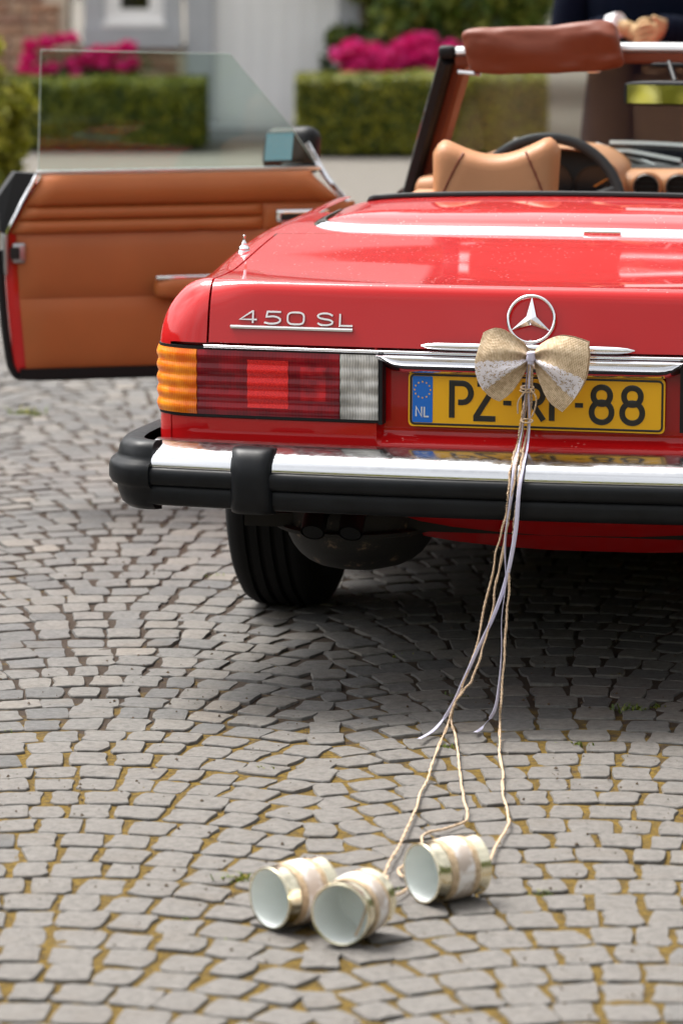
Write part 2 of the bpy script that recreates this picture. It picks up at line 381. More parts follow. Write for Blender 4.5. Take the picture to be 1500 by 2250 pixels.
def stone(c4, rr, np_=10, big=True):
    """c4: four corners (q,w) counter-clockwise"""
    P = []
    per = 3 if np_ >= 12 else 2
    cx = sum(c[0] for c in c4) / 4; cy = sum(c[1] for c in c4) / 4
    for i in range(4):
        a, b = c4[i], c4[(i + 1) % 4]
        cut = rr.uniform(.06, .15)
        for t in ((cut, .5, 1 - cut) if per == 3 else (cut, 1 - cut)):
            x, y = a[0] + (b[0] - a[0]) * t, a[1] + (b[1] - a[1]) * t
            j = .0036 if t != .5 else .0050
            P.append((x + rr.uniform(-j, j), y + rr.uniform(-j, j)))
    n = len(P); zt = rr.uniform(-.0018, .0022); tx, ty = rr.uniform(-.03, .03), rr.uniform(-.025, .025)
    V = []; F = []
    for s_, z in ((1.03, -.035), (1.0, -.0020), (.965, .0), (.55, .0006)):
        for (x, y) in P:
            dx, dy = (x - cx) * s_, (y - cy) * s_
            V.append(qw(cx + dx, cy + dy, z + zt + dx * tx + dy * ty + (rr.uniform(-.0012, .0012) if s_ < .95 else 0)))
    V.append(qw(cx, cy, zt + .0010))
    for r in range(3):
        for i in range(n): F.append((r * n + i, r * n + (i + 1) % n, (r + 1) * n + (i + 1) % n, (r + 1) * n + i))
    for i in range(n): F.append((3 * n + i, 3 * n + (i + 1) % n, 4 * n))
    return V, F
stones = []
rr = random.Random(11)
for kk in range(int(W0 / PITCH_R), int(W1 / PITCH_R) + 1):
    wv_ = kk * PITCH_R; hw = 1.75 + .10 * (wv_ + 7.75)
    q = -hw + rr.uniform(0, .09)
    while q < hw:
        t = ((q - .049) / PERIOD + .5) % 1.0 - .5
        cosl = math.sqrt(1 - (t * PERIOD / .74) ** 2)
        wd = rr.uniform(.066, .096) * (.55 + .45 * cosl)
        q1 = q + wd; g0 = rr.uniform(.003, .0078); g1 = rr.uniform(.003, .0078)
        gb, gt = rr.uniform(.0034, .0075), rr.uniform(.0034, .0075)
        jt = lambda a=.007: rr.uniform(-a, a)
        sl = (row_w(kk, q1) - row_w(kk, q)) / wd          # ends stay square to the row
        lean = -sl * PITCH_R * .6
        ql, qr = q + g0 - lean / 2 + jt(.004), q1 - g1 - lean / 2 + jt(.004); tl_, tr_ = q + g0 + lean / 2 + jt(.006), q1 - g1 + lean / 2 + jt(.006)
        gb /= cosl; gt /= cosl
        c4 = [(ql, row_w(kk, ql) + gb + jt(.003)), (qr, row_w(kk, qr) + gb + jt(.003)), (tr_, row_w(kk + 1, tr_) - gt + jt(.003)), (tl_, row_w(kk + 1, tl_) - gt + jt(.003))]
        stones.append((c4, q + wd / 2, row_w(kk, q + wd / 2) + PITCH_R / 2))
        q = q1
def in_view(q, w_):
    d_ = w_ + 7.75; qq = q + .3835
    return abs(qq) < .0905 * d_ and d_ > 5.28
seen = sorted([s for s in stones if in_view(s[1], s[2])], key=lambda s: s[2])[:300]
ids = set(id(s) for s in seen)
for s in seen:
    v, f = stone(s[0], rr, 12)
    o = obj('cobblestone', v, f, 'cobble', paving, angle=32)
far = MB()
for s in stones:
    if id(s) not in ids:
        v, f = stone(s[0], rr, 12 if s[2] < 2.5 else 8); far.add(v, f)
o = far.build('cobblestone_field', 'cobble', paving, angle=32, kind='stuff')
# soil crumbs and fine gravel lying in and beside the joints
mb = MB(); rr = random.Random(5)
for i in range(2600):
    d_ = 5.2 + 4.8 * rr.random() ** 1.3; q = rr.uniform(-1, 1) * .1 * d_ - .3835
    if noise.noise((q * 2.2, d_ * 2.2, 8)) + rr.uniform(-.3, .3) < .0: continue
    s_ = .0012 + .0030 * rr.random() ** 3; p = qw(q, d_ - 7.75, .003 + rr.uniform(-.006, .004))
    ax = [Vector((rr.uniform(-1, 1), rr.uniform(-1, 1), rr.uniform(-.6, .6))).normalized() for _ in range(3)]
    vs_ = [p + UP * s_, p - UP * s_ * .4] + [p + Vector((math.cos(a + i), math.sin(a + i), rr.uniform(-.3, .3))) * s_ * rr.uniform(.7, 1.5) for a in (0, 1.57, 3.14, 4.71)]
    mb.add(vs_, [(0, 2, 3), (0, 3, 4), (0, 4, 5), (0, 5, 2), (1, 3, 2), (1, 4, 3), (1, 5, 4), (1, 2, 5)])
o = mb.build('soil_crumbs', 'soil_crumb', paving, smooth=False, kind='stuff')
# weeds and grass in the joints
mb = MB(); rr = random.Random(9)
tufts = [(-.263, -1.485, 1.3), (.207, .011, 1.2), (.258, .057, .7), (-.096, -.396, .6), (-.854, 1.48, 1.1), (-.981, 1.357, .7), (-.154, .074, .7), (-.182, -.496, .6), (.147, -.326, .8), (-2.249, 4.08, 1.6), (-.4, -.659, .7), (.249, -1.457, .7), (-.355, .475, .6), (.14, .349, .7)]
for i in range(60):
    d_ = 5.2 + 9 * rr.random(); q = rr.uniform(-1, 1) * .1 * d_ - .3835; p = qw(q, d_ - 7.75); tufts.append((p.x, p.y, rr.uniform(.2, .45)))
for (x, y, s_) in tufts:
    for b in range(int(26 * s_) + 5):
        a = rr.uniform(0, 6.28); L = s_ * rr.uniform(.006, .020); o_ = Vector((x + rr.gauss(0, .016 * s_), y + rr.gauss(0, .010 * s_), -.006))
        d0 = Vector((math.cos(a), math.sin(a), 0)); wd = Vector((-d0.y, d0.x, 0)) * .0016 * (.6 + s_)
        p1 = o_ + d0 * L * .35 + UP * L * .75; p2 = o_ + d0 * L * .95 + UP * L * rr.uniform(.7, 1.1)
        mb.add([o_ - wd, o_ + wd, p1 + wd * .8, p1 - wd * .8, p2], [(0, 1, 2, 3), (3, 2, 4)])
o = mb.build('joint_weeds', 'grass', None, smooth=False, kind='stuff'); o['label'] = 'small green and yellow weeds growing in the cobble joints'; o['category'] = 'weeds'

# ------------------------------------------------------------------ the car
CAR = root('sports_car', (0, 1.05, 0), 'red open two-seat sports car parked on the cobbles with its driver door open', 'car')
W = .80
def zdeck(x, y): return .864 + .042 * sm(y / 1.05) + .012 * max(0, y - .9) - .012 * (x / .7) ** 2 * min(1, max(0, y) / .3)
def bp(x0, y0, z0):
    s = -1 if x0 < 0 else 1; ax = abs(x0); t = sm((ax - .58) / .22)
    rx = .112; ry = .018 + .045 * t; rz = .026 + .106 * t
    xi, yi, zi = min(ax, W - rx), max(y0, ry), min(z0, -rz)
    n = Vector(((ax - xi) / rx, (y0 - yi) / ry, (z0 - zi) / rz))
    if n.length > 1e-9: n.normalize()
    x, y, z = xi + rx * n.x, yi + ry * n.y, zi + rz * n.z
    x *= 1 + .055 * sm(y / 1.0)
    Y = y + .04 * (x / .75) ** 2 + .03 * max(0, 1 + z / .14) * (1 - sm(y / .3))
    Z = zdeck(x, max(y, 0)) + z
    if Z < .50: x *= 1 - .35 * (.50 - Z) ** 2
    return Vector((s * x, Y, Z))
def weld(v, f, eps=4):
    key = {}; idx = []; nv = []
    for p in v:
        kx = (round(p[0], eps), round(p[1], eps), round(p[2], eps))
        if kx not in key: key[kx] = len(nv); nv.append(p)
        idx.append(key[kx])
    nf = []
    for q in f:
        qq = []
        for i in q:
            if idx[i] not in qq: qq.append(idx[i])
        if len(qq) > 2: nf.append(tuple(qq))
    return nv, nf
def gpatch(mb, us, vs_, fn, flip=False):
    P = [fn(u, v) for v in vs_ for u in us]; mb.add(P, grid(P, len(us), len(vs_), flip))
def lin(a, b, n): return [a + (b - a) * i / (n - 1) for i in range(n)]
SEAM = .682
YS = [0, .004, .008, .014, .02, .03, .04, .055, .07, .09, .11, .14, .18, .24, .3, .4, .5, .6, .7, .8, .9, 1.0, 1.1, 1.2, 1.3, 1.45, 1.6, 1.72]
ZS = [0, -.006, -.012, -.02, -.03, -.042, -.055, -.07, -.085, -.10, -.115, -.129]
XS = [SEAM + .0025, .692, .701, .711, .722, .734, .746, .758, .77, .78, .79, W]
body = MB()
def arch(y, yc=1.05, zc=.31, r=.365):
    d = abs(y - yc); return zc + math.sqrt(r * r - d * d) if d < r else 0
for s in (-1, 1):
    fl = s < 0
    gpatch(body, XS, YS, lambda u, v: bp(s * u, v, 0), flip=fl)
    gpatch(body, XS, ZS, lambda u, v: bp(s * u, 0, v), flip=not fl)
    P = []
    zrows = ZS + [-.15, -.18, -.22, -.27]
    for y in YS + ([1.8, 1.95, 2.1, 2.3, 2.5, 2.75] if s > 0 else []):
        top = [bp(s * W, y, z) for z in zrows]
        zb = max((.43 - .08 * sm((y - .05) / .35)) if y < .69 else .19, arch(y)); lo = top[-1]
        low = []
        for k_ in range(1, 8):
            Z = lo.z + (zb - lo.z) * k_ / 7; x = abs(lo.x) * (1 - .30 * max(0, .52 - Z) ** 2) ; low.append(Vector((s * x, lo.y, Z)))
        P += top + low
    body.add(P, grid(P, len(zrows) + 7, len(P) // (len(zrows) + 7), flip=fl))
    # inner flange along the trunk gap
    a = [bp(s * XS[0], y, 0) for y in YS[:20]]; P = a + [p - Vector((0, 0, .02)) for p in a]; body.add(P, grid(P, len(a), 2))
    a = [bp(s * XS[0], 0, z) for z in ZS]; P = a + [p + Vector((0, .02, 0)) for p in a]; body.add(P, grid(P, len(a), 2))
# deck ahead of the trunk lid
gpatch(body, lin(-SEAM - .0025, SEAM + .0025, 25), [.826, .85, .9, 1.0, 1.1, 1.2, 1.3], lambda u, v: bp(u, v, 0))
# rear panel with recessed number plate field and lamp wells
def rp(x0, Z):
    p = bp(x0, 0, -.13); ax = abs(p.x)
    y = p.y + (.028 * sm((.320 - ax) / .010) * sm((Z - .535) / .022))
    if ax > .328 and Z > .580: y += .022 * sm((Z - .580) / .004)
    if Z < .530: y += .05 * ((.530 - Z) / .03) ** 2
    return Vector((p.x, y, Z))
xr = [-.80, -.785, -.765, -.74, -.71, -.65, -.5, -.34, -.330, -.324, -.320, -.317, -.313, -.309, -.30, -.2, -.1]
xr = xr + [0] + [-x for x in xr[::-1]]
zr = [.495, .503, .51, .518, .525, .530, .535, .540, .546, .552, .558, .57, .579, .584, .60, .65, .70, .736]
gpatch(body, xr, zr, rp)
v, f = weld(body.v, body.f)
BODY = obj('body', v, f, 'red_paint', CAR, angle=50)
# trunk lid
XL = sorted(set([-x for x in lin(0, SEAM - .0025, 22)] + lin(0, SEAM - .0025, 22)))
lid = MB()
YL = YS[:20] + [.822]
gpatch(lid, XL, YL, lambda u, v: bp(u, v, 0)); gpatch(lid, XL, ZS[:-1] + [-.1275], lambda u, v: bp(u, 0, v), flip=True)
for s in (-1, 1):
    a = [bp(s * XL[-1], y, 0) for y in YL]; P = a + [p - Vector((0, 0, .018)) for p in a]; lid.add(P, grid(P, len(a), 2))
    a = [bp(s * XL[-1], 0, z) for z in ZS[:-1] + [-.1275]]; P = a + [p + Vector((0, .018, 0)) for p in a]; lid.add(P, grid(P, len(a), 2))
a = [bp(x, 0, -.1275) for x in XL]; P = a + [p + Vector((0, .03, .002)) for p in a]; lid.add(P, grid(P, len(a), 2))
v, f = weld(lid.v, lid.f); LID = obj('trunk_lid', v, f, 'red_paint', CAR, angle=50)
def face(x, Z, out=.0):
    p = bp(x, 0, Z - zdeck(x, 0)); return Vector((p.x, p.y - out, p.z))
# black sheets behind trunk and lamps, standing in for shade in the gaps
mb = MB(); gpatch(mb, lin(-.72, .72, 21), lin(.0, .82, 12), lambda u, v: bp(u * .98, v + .03, 0) - Vector((0, 0, .045)))
mb.build('gap_shade_sheet', 'black_matte', CAR)
mb = MB(); gpatch(mb, lin(-.71, .71, 21), lin(.725, .83, 5), lambda u, v: bp(u, 0, -.12) * 1 + Vector((0, .03 + .2 * (v - .725), v - .74)))
mb.build('gap_shade_sheet', 'black_matte', CAR)
# badge and handle bar on the lid
def strokes(lines, org, ex, ez, width, height, nrm, lift=0.0):
    """lines: 2D polylines -> raised strips"""
    mb = MB(); ex, ez, nrm = Vector(ex).normalized(), Vector(ez).normalized(), Vector(nrm).normalized(); h0 = 0
    for ln in lines:
        h0 += .00025; n = len(ln); L = []; closed = (Vector(ln[0]) - Vector(ln[-1])).length < 1e-6
        pts = [Vector((p[0], p[1])) for p in ln]
        for i in range(n):
            a = pts[i - 1] if i > 0 else (pts[-2] if closed else pts[0]); b = pts[i + 1] if i < n - 1 else (pts[1] if closed else pts[-1])
            d1 = (pts[i] - a); d2 = (b - pts[i])
            d1 = d1.normalized() if d1.length > 1e-9 else d2.normalized(); d2 = d2.normalized() if d2.length > 1e-9 else d1
            t = (d1 + d2); t = t.normalized() if t.length > 1e-6 else d1
            nn = Vector((-t.y, t.x)); k_ = 1 / max(.55, nn.dot(Vector((-d1.y, d1.x))))
            L.append((pts[i], nn * k_ * width / 2))
        V = []
        for (p, o_) in L:
            for sgn, hh, ins in ((1, 0, 1.0), (1, height * .7, 1.0), (1, height, .72), (-1, height, .72), (-1, height * .7, 1.0), (-1, 0, 1.0)):
                q = p + o_ * sgn * ins; V.append(Vector(org) + ex * q.x + ez * q.y + nrm * (lift + hh + h0))
        F = []
        for i in range(n - 1):
            for j in range(5): F.append((i * 6 + j, (i + 1) * 6 + j, (i + 1) * 6 + j + 1, i * 6 + j + 1))
        if not closed: F += [tuple(range(6)), tuple((n - 1) * 6 + j for j in range(5, -1, -1))]
        mb.add(V, F)
    return mb
def arcp(cx, cy, rx, ry, a0, a1, n=10): return [(cx + rx * math.cos(rad(a0 + (a1 - a0) * i / (n - 1))), cy + ry * math.sin(rad(a0 + (a1 - a0) * i / (n - 1)))) for i in range(n)]
def sup(cx, cy, rx, ry, e=.62, n=29, a0=90, a1=450):
    o_ = []
    for i in range(n):
        a = rad(a0 + (a1 - a0) * i / (n - 1)); c, s = math.cos(a), math.sin(a)
        o_.append((cx + rx * math.copysign(abs(c) ** e, c), cy + ry * math.copysign(abs(s) ** e, s)))
    return o_
hgt = .0245
gl = {
 '4': [[(.036, .30 * hgt), (0, .30 * hgt), (.026, hgt), (.0275, hgt), (.0275, 0)]],
 '5': [[(.036, hgt), (.007, hgt), (.005, .56 * hgt), (.018, .62 * hgt)] + arcp(.018, .31 * hgt, .017, .31 * hgt, 80, -90, 9) + [(.012, 0), (.001, .10 * hgt)]],
 '0': [sup(.0185, .5 * hgt, .0175, .5 * hgt)],
 'S': [[(.033, .80 * hgt)] + arcp(.017, .76 * hgt, .0155, .24 * hgt, 20, 230, 9) + [(.017, .50 * hgt)] + arcp(.017, .25 * hgt, .0165, .25 * hgt, 60, -160, 9)],
 'L': [[(.002, hgt), (.002, 0), (.029, 0)]]}
seq = [('4', 0), ('5', .0515), ('0', .101), ('S', .165), ('L', .212)]
lp = face(-.612, .778, .0015); lq = face(-.372, .778, .0015); ex = (lq - lp)
upv = (face(-.5, .80) - face(-.5, .775)); nr = ex.cross(upv); nr = nr if nr.y < 0 else -nr
for ch, dx in seq:
    strokes(gl[ch], lp + ex.normalized() * dx + upv.normalized() * .0, ex, upv, .0044, .0035, nr).build('badge_numeral' if ch in '450' else 'badge_letter', 'badge_silver', LID, angle=35)
a, b = face(-.632, .7705, .004), face(-.371, .7705, .004)
mb = MB(); mb.sweep([a, a + (b - a) * .5, b], [(-.004, -.0032), (.004, -.0032), (.0045, .0005), (.003, .0032), (-.004, .0032)]); mb.build('badge_bar', 'badge_silver', LID, angle=30)
bar = [(x, math.sqrt(max(.01, 1 - (abs((x + .006) / .2195)) ** 9))) for x in lin(-.225, .213, 31)]
path = [face(x, .7445, .013) for x, k_ in bar]
mb = MB(); mb.sweep(path, [(.010 * math.cos(a_), .0085 * math.sin(a_)) for a_ in lin(0, 2 * math.pi * 15 / 16, 16)], scale=[k_ for x, k_ in bar]); mb.build('handle_bar', 'chrome', LID, angle=60)
# drops of rain water below the badge
rr = random.Random(3)
# three-pointed star in a ring
fc = face(0, .800); nrm = Vector((0, -1, .21)).normalized(); fu = Vector((0, .21, 1)).normalized(); ctr = fc + nrm * .012
STAR = obj('emblem', *(lambda mbx: (mbx.v, mbx.f))(MB().tube([ctr + Vector((1, 0, 0)) * .0475 * math.cos(a_) + fu * .0475 * math.sin(a_) for a_ in lin(0, 2 * math.pi, 49)], .0034, 10, caps=False, up=nrm)), 'chrome', CAR, angle=80)
mb = MB()
for i in range(3):
    a_ = rad(90 + 120 * i); d_ = Vector((1, 0, 0)) * math.cos(a_) + fu * math.sin(a_); sd_ = d_.cross(nrm).normalized()
    tip = ctr + d_ * .046; i1 = ctr + (d_ * .5 + sd_ * .866) * .0115; i2 = ctr + (d_ * .5 - sd_ * .866) * .0115; top = ctr + nrm * .005; tipn = tip + nrm * .001
    mb.add([tip, i1, top, i2, ctr - nrm * .003], [(0, 1, 2), (0, 2, 3), (0, 4, 1), (0, 3, 4)])
mb.build('star', 'chrome', STAR, smooth=False)
mb = MB(); mb.tube([ctr - fu * .0475, ctr - fu * .0475 - nrm * .014 - fu * .004], .006, 8); mb.build('emblem_stem', 'chrome', STAR)
# chrome trim below the lid, number plate lamp housing
path = [face(x, .7285, .004) for x in lin(-.688, .688, 41)]
mb = MB(); mb.sweep(path, [(.004 * math.cos(a_), .0038 * math.sin(a_)) for a_ in lin(0, 2 * math.pi * 9 / 10, 10)]); mb.build('trim_strip', 'chrome', CAR, angle=60)
mb = MB(); xs = lin(-.318, .318, 45); P = []
for x in xs:
    e = max(0, (abs(x) - .265) / .053); k_ = math.sqrt(max(0.02, 1 - e * e)); p = face(x, .72)
    for (dy, dz) in ((.03, .7225), (-.010, .7235), (-.017, .7215), (-.0190, .7185), (-.0185, .716), (-.003, .690), (.004, .6865), (.03, .686)):
        P.append((p.x, p.y + dy * 1.0, .7235 - (.7235 - dz) * k_))
mb.add(P, grid(P, 8, len(xs))); mb.build('plate_lamp_housing', 'chrome', CAR, angle=50)
# tail lamps
def lamp(s):
    LA = None
    def pathpt(u): # u<0.8 on the rear face, beyond it round the corner
        return (u, 0.0) if u <= W else (W, u - W)
    def lpt(u, Z, out):
        def B(uu):
            a, y = pathpt(uu); p = bp(s * a, y, -.135); return Vector((p.x, p.y, 0))
        e = .004; t = B(u + e) - B(u - e); nn = Vector((t.y, -t.x, 0)) * s
        if nn.length < 1e-9: nn = Vector((0, -1, 0))
        nn.normalize(); p = B(u); return Vector((p.x + nn.x * out, p.y + nn.y * out, Z))
    Z0, Z1 = .5865, .7215; nrib = 5
    def seg(name, u0, u1, nu, mat, parent, out0=.004, amp=.0085, za=0., zb=1.):
        zt = [za, za + .001] + lin(za + .006, zb - .006, 46) + [zb - .001, zb]; us = [u0, u0 + .0005] + lin(u0 + .0015, u1 - .0015, nu) + [u1 - .0005, u1]
        def fn(u, t):
            Z = Z0 + (Z1 - Z0) * t; ph = (t * nrib) % 1.0
            rib = amp * (.5 - .5 * math.cos(2 * math.pi * ph)) ** .7
            o_ = out0 + rib
            if t in (za, zb) or u in (u0, u1): o_ = (-.012 if za == 0 else .0005)
            return lpt(u, Z, o_)
        mb = MB(); gpatch(mb, us, zt, fn, flip=(s > 0)); return mb.build(name, mat, parent, angle=60)
    hz = MB(); gpatch(hz, lin(.306, W + .13, 40), [.580, .5805, .7275, .728], lambda u, t: lpt(u, t, .002 if .5801 < t < .7279 else -.02), flip=(s > 0))
    ho = hz.build('tail_lamp', 'black_plastic', CAR, angle=50)
    gk = MB(); gpatch(gk, [.3045, .305, .3135, .314], lin(.579, .727, 5), lambda u, t: lpt(u, t, .012 if .3047 < u < .3138 else -.02), flip=(s > 0)); gk.build('lamp_gasket', 'black_plastic', ho, angle=50)
    seg('amber_lens', .7035, W + .105, 30, 'lens_amber', ho, .004, .0038)
    seg('red_lens', .3965, .7028, 40, 'lens_red', ho, .0035, .0040)
    seg('reflector', .5055, .594, 16, 'lens_reflector', ho, .0047, .0040, .13, .87)
    seg('inner_bulb', .425, .480, 12, 'lens_bulb', ho, .0041, .0040, .26, .78)
    seg('reversing_lens', .3145, .3958, 14, 'lens_clear', ho, .004, .0030)
lens('lens_bulb', (.18, .001, .007), (.55, .006, .012), 1200, .03, .05)
lamp(-1); lamp(1)
# number plate
pl0, pl1 = Vector((-.253, .022, .686)), Vector((.275, .022, .684)); PW = .528; PH = .112
ex = Vector((1, 0, -.004)).normalized(); ez = Vector((0, .03, 1)).normalized(); nr = Vector((0, -1, .03)).normalized(); po = Vector((-.255, .016, .5755))
def pp(x, z, out=0): return po + ex * x + ez * z + nr * out
def plate_piece(x0, x1, z0, z1, out, mat, name, parent, r=.006, th=.003):
    ol = []
    for cx, cz, a0 in ((x1 - r, z0 + r, -90), (x1 - r, z1 - r, 0), (x0 + r, z1 - r, 90), (x0 + r, z0 + r, 180)):
        ol += arcp(cx, cz, r, r, a0, a0 + 90, 6)
    n = len(ol); V = [pp(x, z, out - th) for x, z in ol] + [pp(x, z, out) for x, z in ol]
    F = [tuple(range(n, 2 * n))] + [(i, (i + 1) % n, n + (i + 1) % n, n + i) for i in range(n)] + [tuple(range(n))[::-1]]
    return obj(name, V, F, mat, parent, smooth=False)
PLATE = plate_piece(0, PW, 0, PH, 0, 'plate_yellow', 'number_plate', CAR, .010, .006)
pb = [(.0065, .0065), (PW - .0065, PH - .0065)]
rrp = .008; ol = []
for cx, cz, a0 in ((PW - .0055 - rrp, .0055 + rrp, -90), (PW - .0055 - rrp, PH - .0055 - rrp, 0), (.0055 + rrp, PH - .0055 - rrp, 90), (.0055 + rrp, .0055 + rrp, 180)): ol += arcp(cx, cz, rrp, rrp, a0, a0 + 90, 6)
ol.append(ol[0])
strokes([ol], po, ex, ez, .0042, .0015, nr).build('plate_border', 'plate_black', PLATE)
plate_piece(.0085, .0505, .0085, PH - .0085, .0011, 'plate_blue', 'country_band', PLATE, .003, .0016)
st = MB()
for i in range(12):
    a_ = rad(30 * i); cx, cz = .0295 + .0165 * math.cos(a_), .0755 + .0165 * math.sin(a_)
    P = [pp(cx + (.0026 if j % 2 == 0 else .0011) * math.sin(j * math.pi / 5), cz + (.0026 if j % 2 == 0 else .0011) * math.cos(j * math.pi / 5), .0016) for j in range(10)]
    plate_star = obj('star', P + [pp(cx, cz, .0019)], [(j, 10, (j + 1) % 10) for j in range(10)], 'plate_yellow', PLATE, smooth=False)
for ch, x in (([[(0, 0), (0, .020), (.0115, 0), (.0115, .020)]], .0165), ([[(0, .020), (0, 0), (.0095, 0)]], .0335)):
    strokes(ch, pp(x, .0205), ex, ez, .0032, .0006, nr, .0012).build('country_letter', 'plate_white', PLATE)
H = .071
G = {
 'P': [[(0, 0), (0, H), (.022, H)] + arcp(.022, H - .0195, .0175, .0195, 90, -90, 12) + [(.013, H - .039)]],
 'Z': [[(.004, H), (.040, H), (.0405, H - .004), (.002, .004), (.002, 0), (.042, 0)]],
 'R': [[(0, 0), (0, H), (.020, H)] + arcp(.020, H - .0185, .0175, .0185, 90, -90, 12) + [(.008, H - .037)], [(.016, H - .037), (.039, 0)]],
 'T': [[(.020, 0), (.020, H)], [(0, H), (.040, H)]],
 '-': [[(0, H * .47), (.0165, H * .47)]],
 '8': [sup(.0205, .0205, .0205, .0205, .95, 29), sup(.0205, .0545, .0172, .0172, .95, 29)]}
for ch, x in (('P', .0905), ('Z', .139), ('-', .197), ('R', .241), ('T', .277), ('-', .3445), ('8', .3785), ('8', .441)):
    strokes(G[ch], pp(x, .0200), ex, ez, .0116 if ch != '-' else .0095, .0016, nr).build('plate_hyphen' if ch == '-' else 'plate_character', 'plate_black', PLATE, angle=35)
# plugs and screws in the recess floor
for x, z, r_, mt, nm in ((-.150, .553, .014, 'red_paint', 'plug_boss'), (.139, .549, .014, 'red_paint', 'plug_boss')):
    M4 = Matrix.Translation((x, .046, z)) @ Matrix.Rotation(rad(78), 4, 'X')
    b_ = obj(nm, *(lambda q: (q.v, q.f))(MB().lathe([(.017, -.02), (.0145, .004), (.0105, .006), (.0085, .002)], 20, M4)), mt, CAR)
    obj('plug_hole', *(lambda q: (q.v, q.f))(MB().lathe([(.0088, .003), (.0001, .0028)], 16, M4)), 'black_matte', b_)
for x, z in ((-.098, .5375), (.094, .5335)):
    M4 = Matrix.Translation((x, .012, z)) @ Matrix.Rotation(rad(70), 4, 'X')
    obj('screw', *(lambda q: (q.v, q.f))(MB().lathe([(.0052, -.008), (.0052, .001), (.004, .003), (.0001, .0037)], 14, M4)), 'rim_metal', CAR)
# ---- bumper
def byp(x): return -.150 + .055 * (abs(x) / .8) ** 2.2
xb = lin(-.775, .775, 45)
bpath = [Vector((x, byp(x), 0)) for x in xb]
def bsweep(prof, mat, name, parent, xs_=None, **kw):
    P = []; xs_ = xs_ or xb
    for x in xs_:
        for (dy, z) in prof: P.append((x, byp(x) + dy, z))
    n = len(prof); F = grid(P, n, len(xs_), flip=True); F += [tuple(range(n)), tuple((len(xs_) - 1) * n + j for j in range(n - 1, -1, -1))]
    return obj(name, P, F, mat, parent, angle=45, **kw)
BUMP = bsweep([(.10, .505), (.10, .540), (.075, .5425), (.05, .5405), (.030, .537), (.012, .532), (.000, .5270), (-.009, .521), (-.0165, .511), (-.020, .499), (-.020, .4955), (.02, .495)], 'bumper_chrome', 'rear_bumper', CAR)
bsweep([(.05, .4945), (-.0205, .4945), (-.026, .4905), (-.029, .483), (-.029, .468), (-.026, .461), (-.019, .457), (.05, .456)], 'bumper_rubber', 'bumper_rubber_strip', BUMP)
bsweep([(.06, .4555), (-.014, .4555), (-.0175, .450), (-.017, .430), (-.012, .418), (-.002, .4135), (.06, .413)], 'bumper_rubber', 'lower_bumper_skirt', BUMP)
bsweep([(.20, .497), (.20, .525), (.105, .526), (.105, .498)], 'black_matte', 'bumper_filler', BUMP)
for s in (-1, 1):
    # overrider: upright rubber block wrapping the blade
    prof = [(.03, .5405), (.004, .5425), (-.010, .540), (-.022, .533), (-.032, .520), (-.040, .500), (-.043, .475), (-.042, .440), (-.036, .418), (-.024, .4075), (.0, .404), (.03, .405)]
    xs_ = [s * x for x in lin(.505, .593, 13)]; P = []
    for i, x in enumerate(xs_):
        e = abs(i - 6) / 6.0; k_ = 1 - .28 * e ** 5; kz = 1 - .03 * e ** 6
        for (dy, z) in prof: P.append((x, byp(x) + .03 + (dy - .03) * k_, .473 + (z - .473) * kz))
    n = len(prof); F = grid(P, n, 13, flip=(s < 0)); F += [tuple(range(n)), tuple(12 * n + j for j in range(n))]
    obj('overrider', P, F, 'bumper_rubber', BUMP, angle=70)
    # rubber end cap turning round the corner
    pts = [(.762, byp(.762)), (.79, byp(.79) + .002), (.806, byp(.806) + .010), (.823, byp(.823) + .026), (.836, byp(.836) + .052), (.842, byp(.84) + .09), (.845, .06), (.847, .16), (.849, .28), (.850, .40), (.848, .50)]
    pts = spline([(s * x, y, 0) for x, y in pts], 3)
    prof = [(-.035, .543), (-.008, .546), (.006, .543), (.015, .532), (.019, .515), (.022, .506), (.034, .500), (.0385, .488), (.0385, .464), (.033, .454), (.022, .449), (.020, .435), (.012, .413), (.000, .403), (-.03, .400)]
    V = []; n = len(prof); L = len(pts)
    for i, p in enumerate(pts):
        t = (pts[min(i + 1, L - 1)] - pts[max(i - 1, 0)]).normalized(); nn = Vector((t.y, -t.x, 0)) * (1 if s > 0 else -1)
        fr = i / (L - 1); kz = 1 - .0 * fr; ins = .004 * (1 - sm(i / 2))
        zt = 1 - .22 * sm((fr - .55) / .45)
        for (o_, z) in prof: V.append(p + nn * (o_ - ins) + UP * (.475 + (z - .475) * zt))
    F = grid(V, n, L, flip=(s > 0)); F += [tuple(range(n)), tuple((L - 1) * n + j for j in range(n))]
    obj('bumper_end_cap', V, F, 'bumper_rubber', BUMP, angle=60)
# ---- valance, muffler, wheels
mb = MB()
for xs_, zs2 in (([-.79, -.76, -.735, -.69, -.64, -.60, -.56, -.535, -.52], [.46, .40, .378, .360, .347, .340, .336, .345, .40]), ([-.385, -.37, -.35, -.32, -.27, -.2, -.1, 0, .2, .4, .6, .7, .76], [.44, .39, .365, .342, .326, .317, .310, .306, .306, .312, .33, .36, .42])):
    P = []
    for t in lin(0, 1, 10):
        for x, zb in zip(xs_, zs2):
            P.append((x, .065 + .06 * (abs(x) / .75) ** 2 + .22 * t ** 1.5, .51 + (zb - .026 - .51) * t))
    mb.add(P, grid(P, len(xs_), 10, flip=True))
mb.build('valance', 'red_paint', CAR)
mb = MB(); mb.box((0, .50, .335), (1.3, .54, .03)); mb.box((0, 2.55, .235), (1.15, 3.5, .03)); mb.build('floor_pan', 'black_matte', CAR, smooth=False)  # long second box added to block light under the car
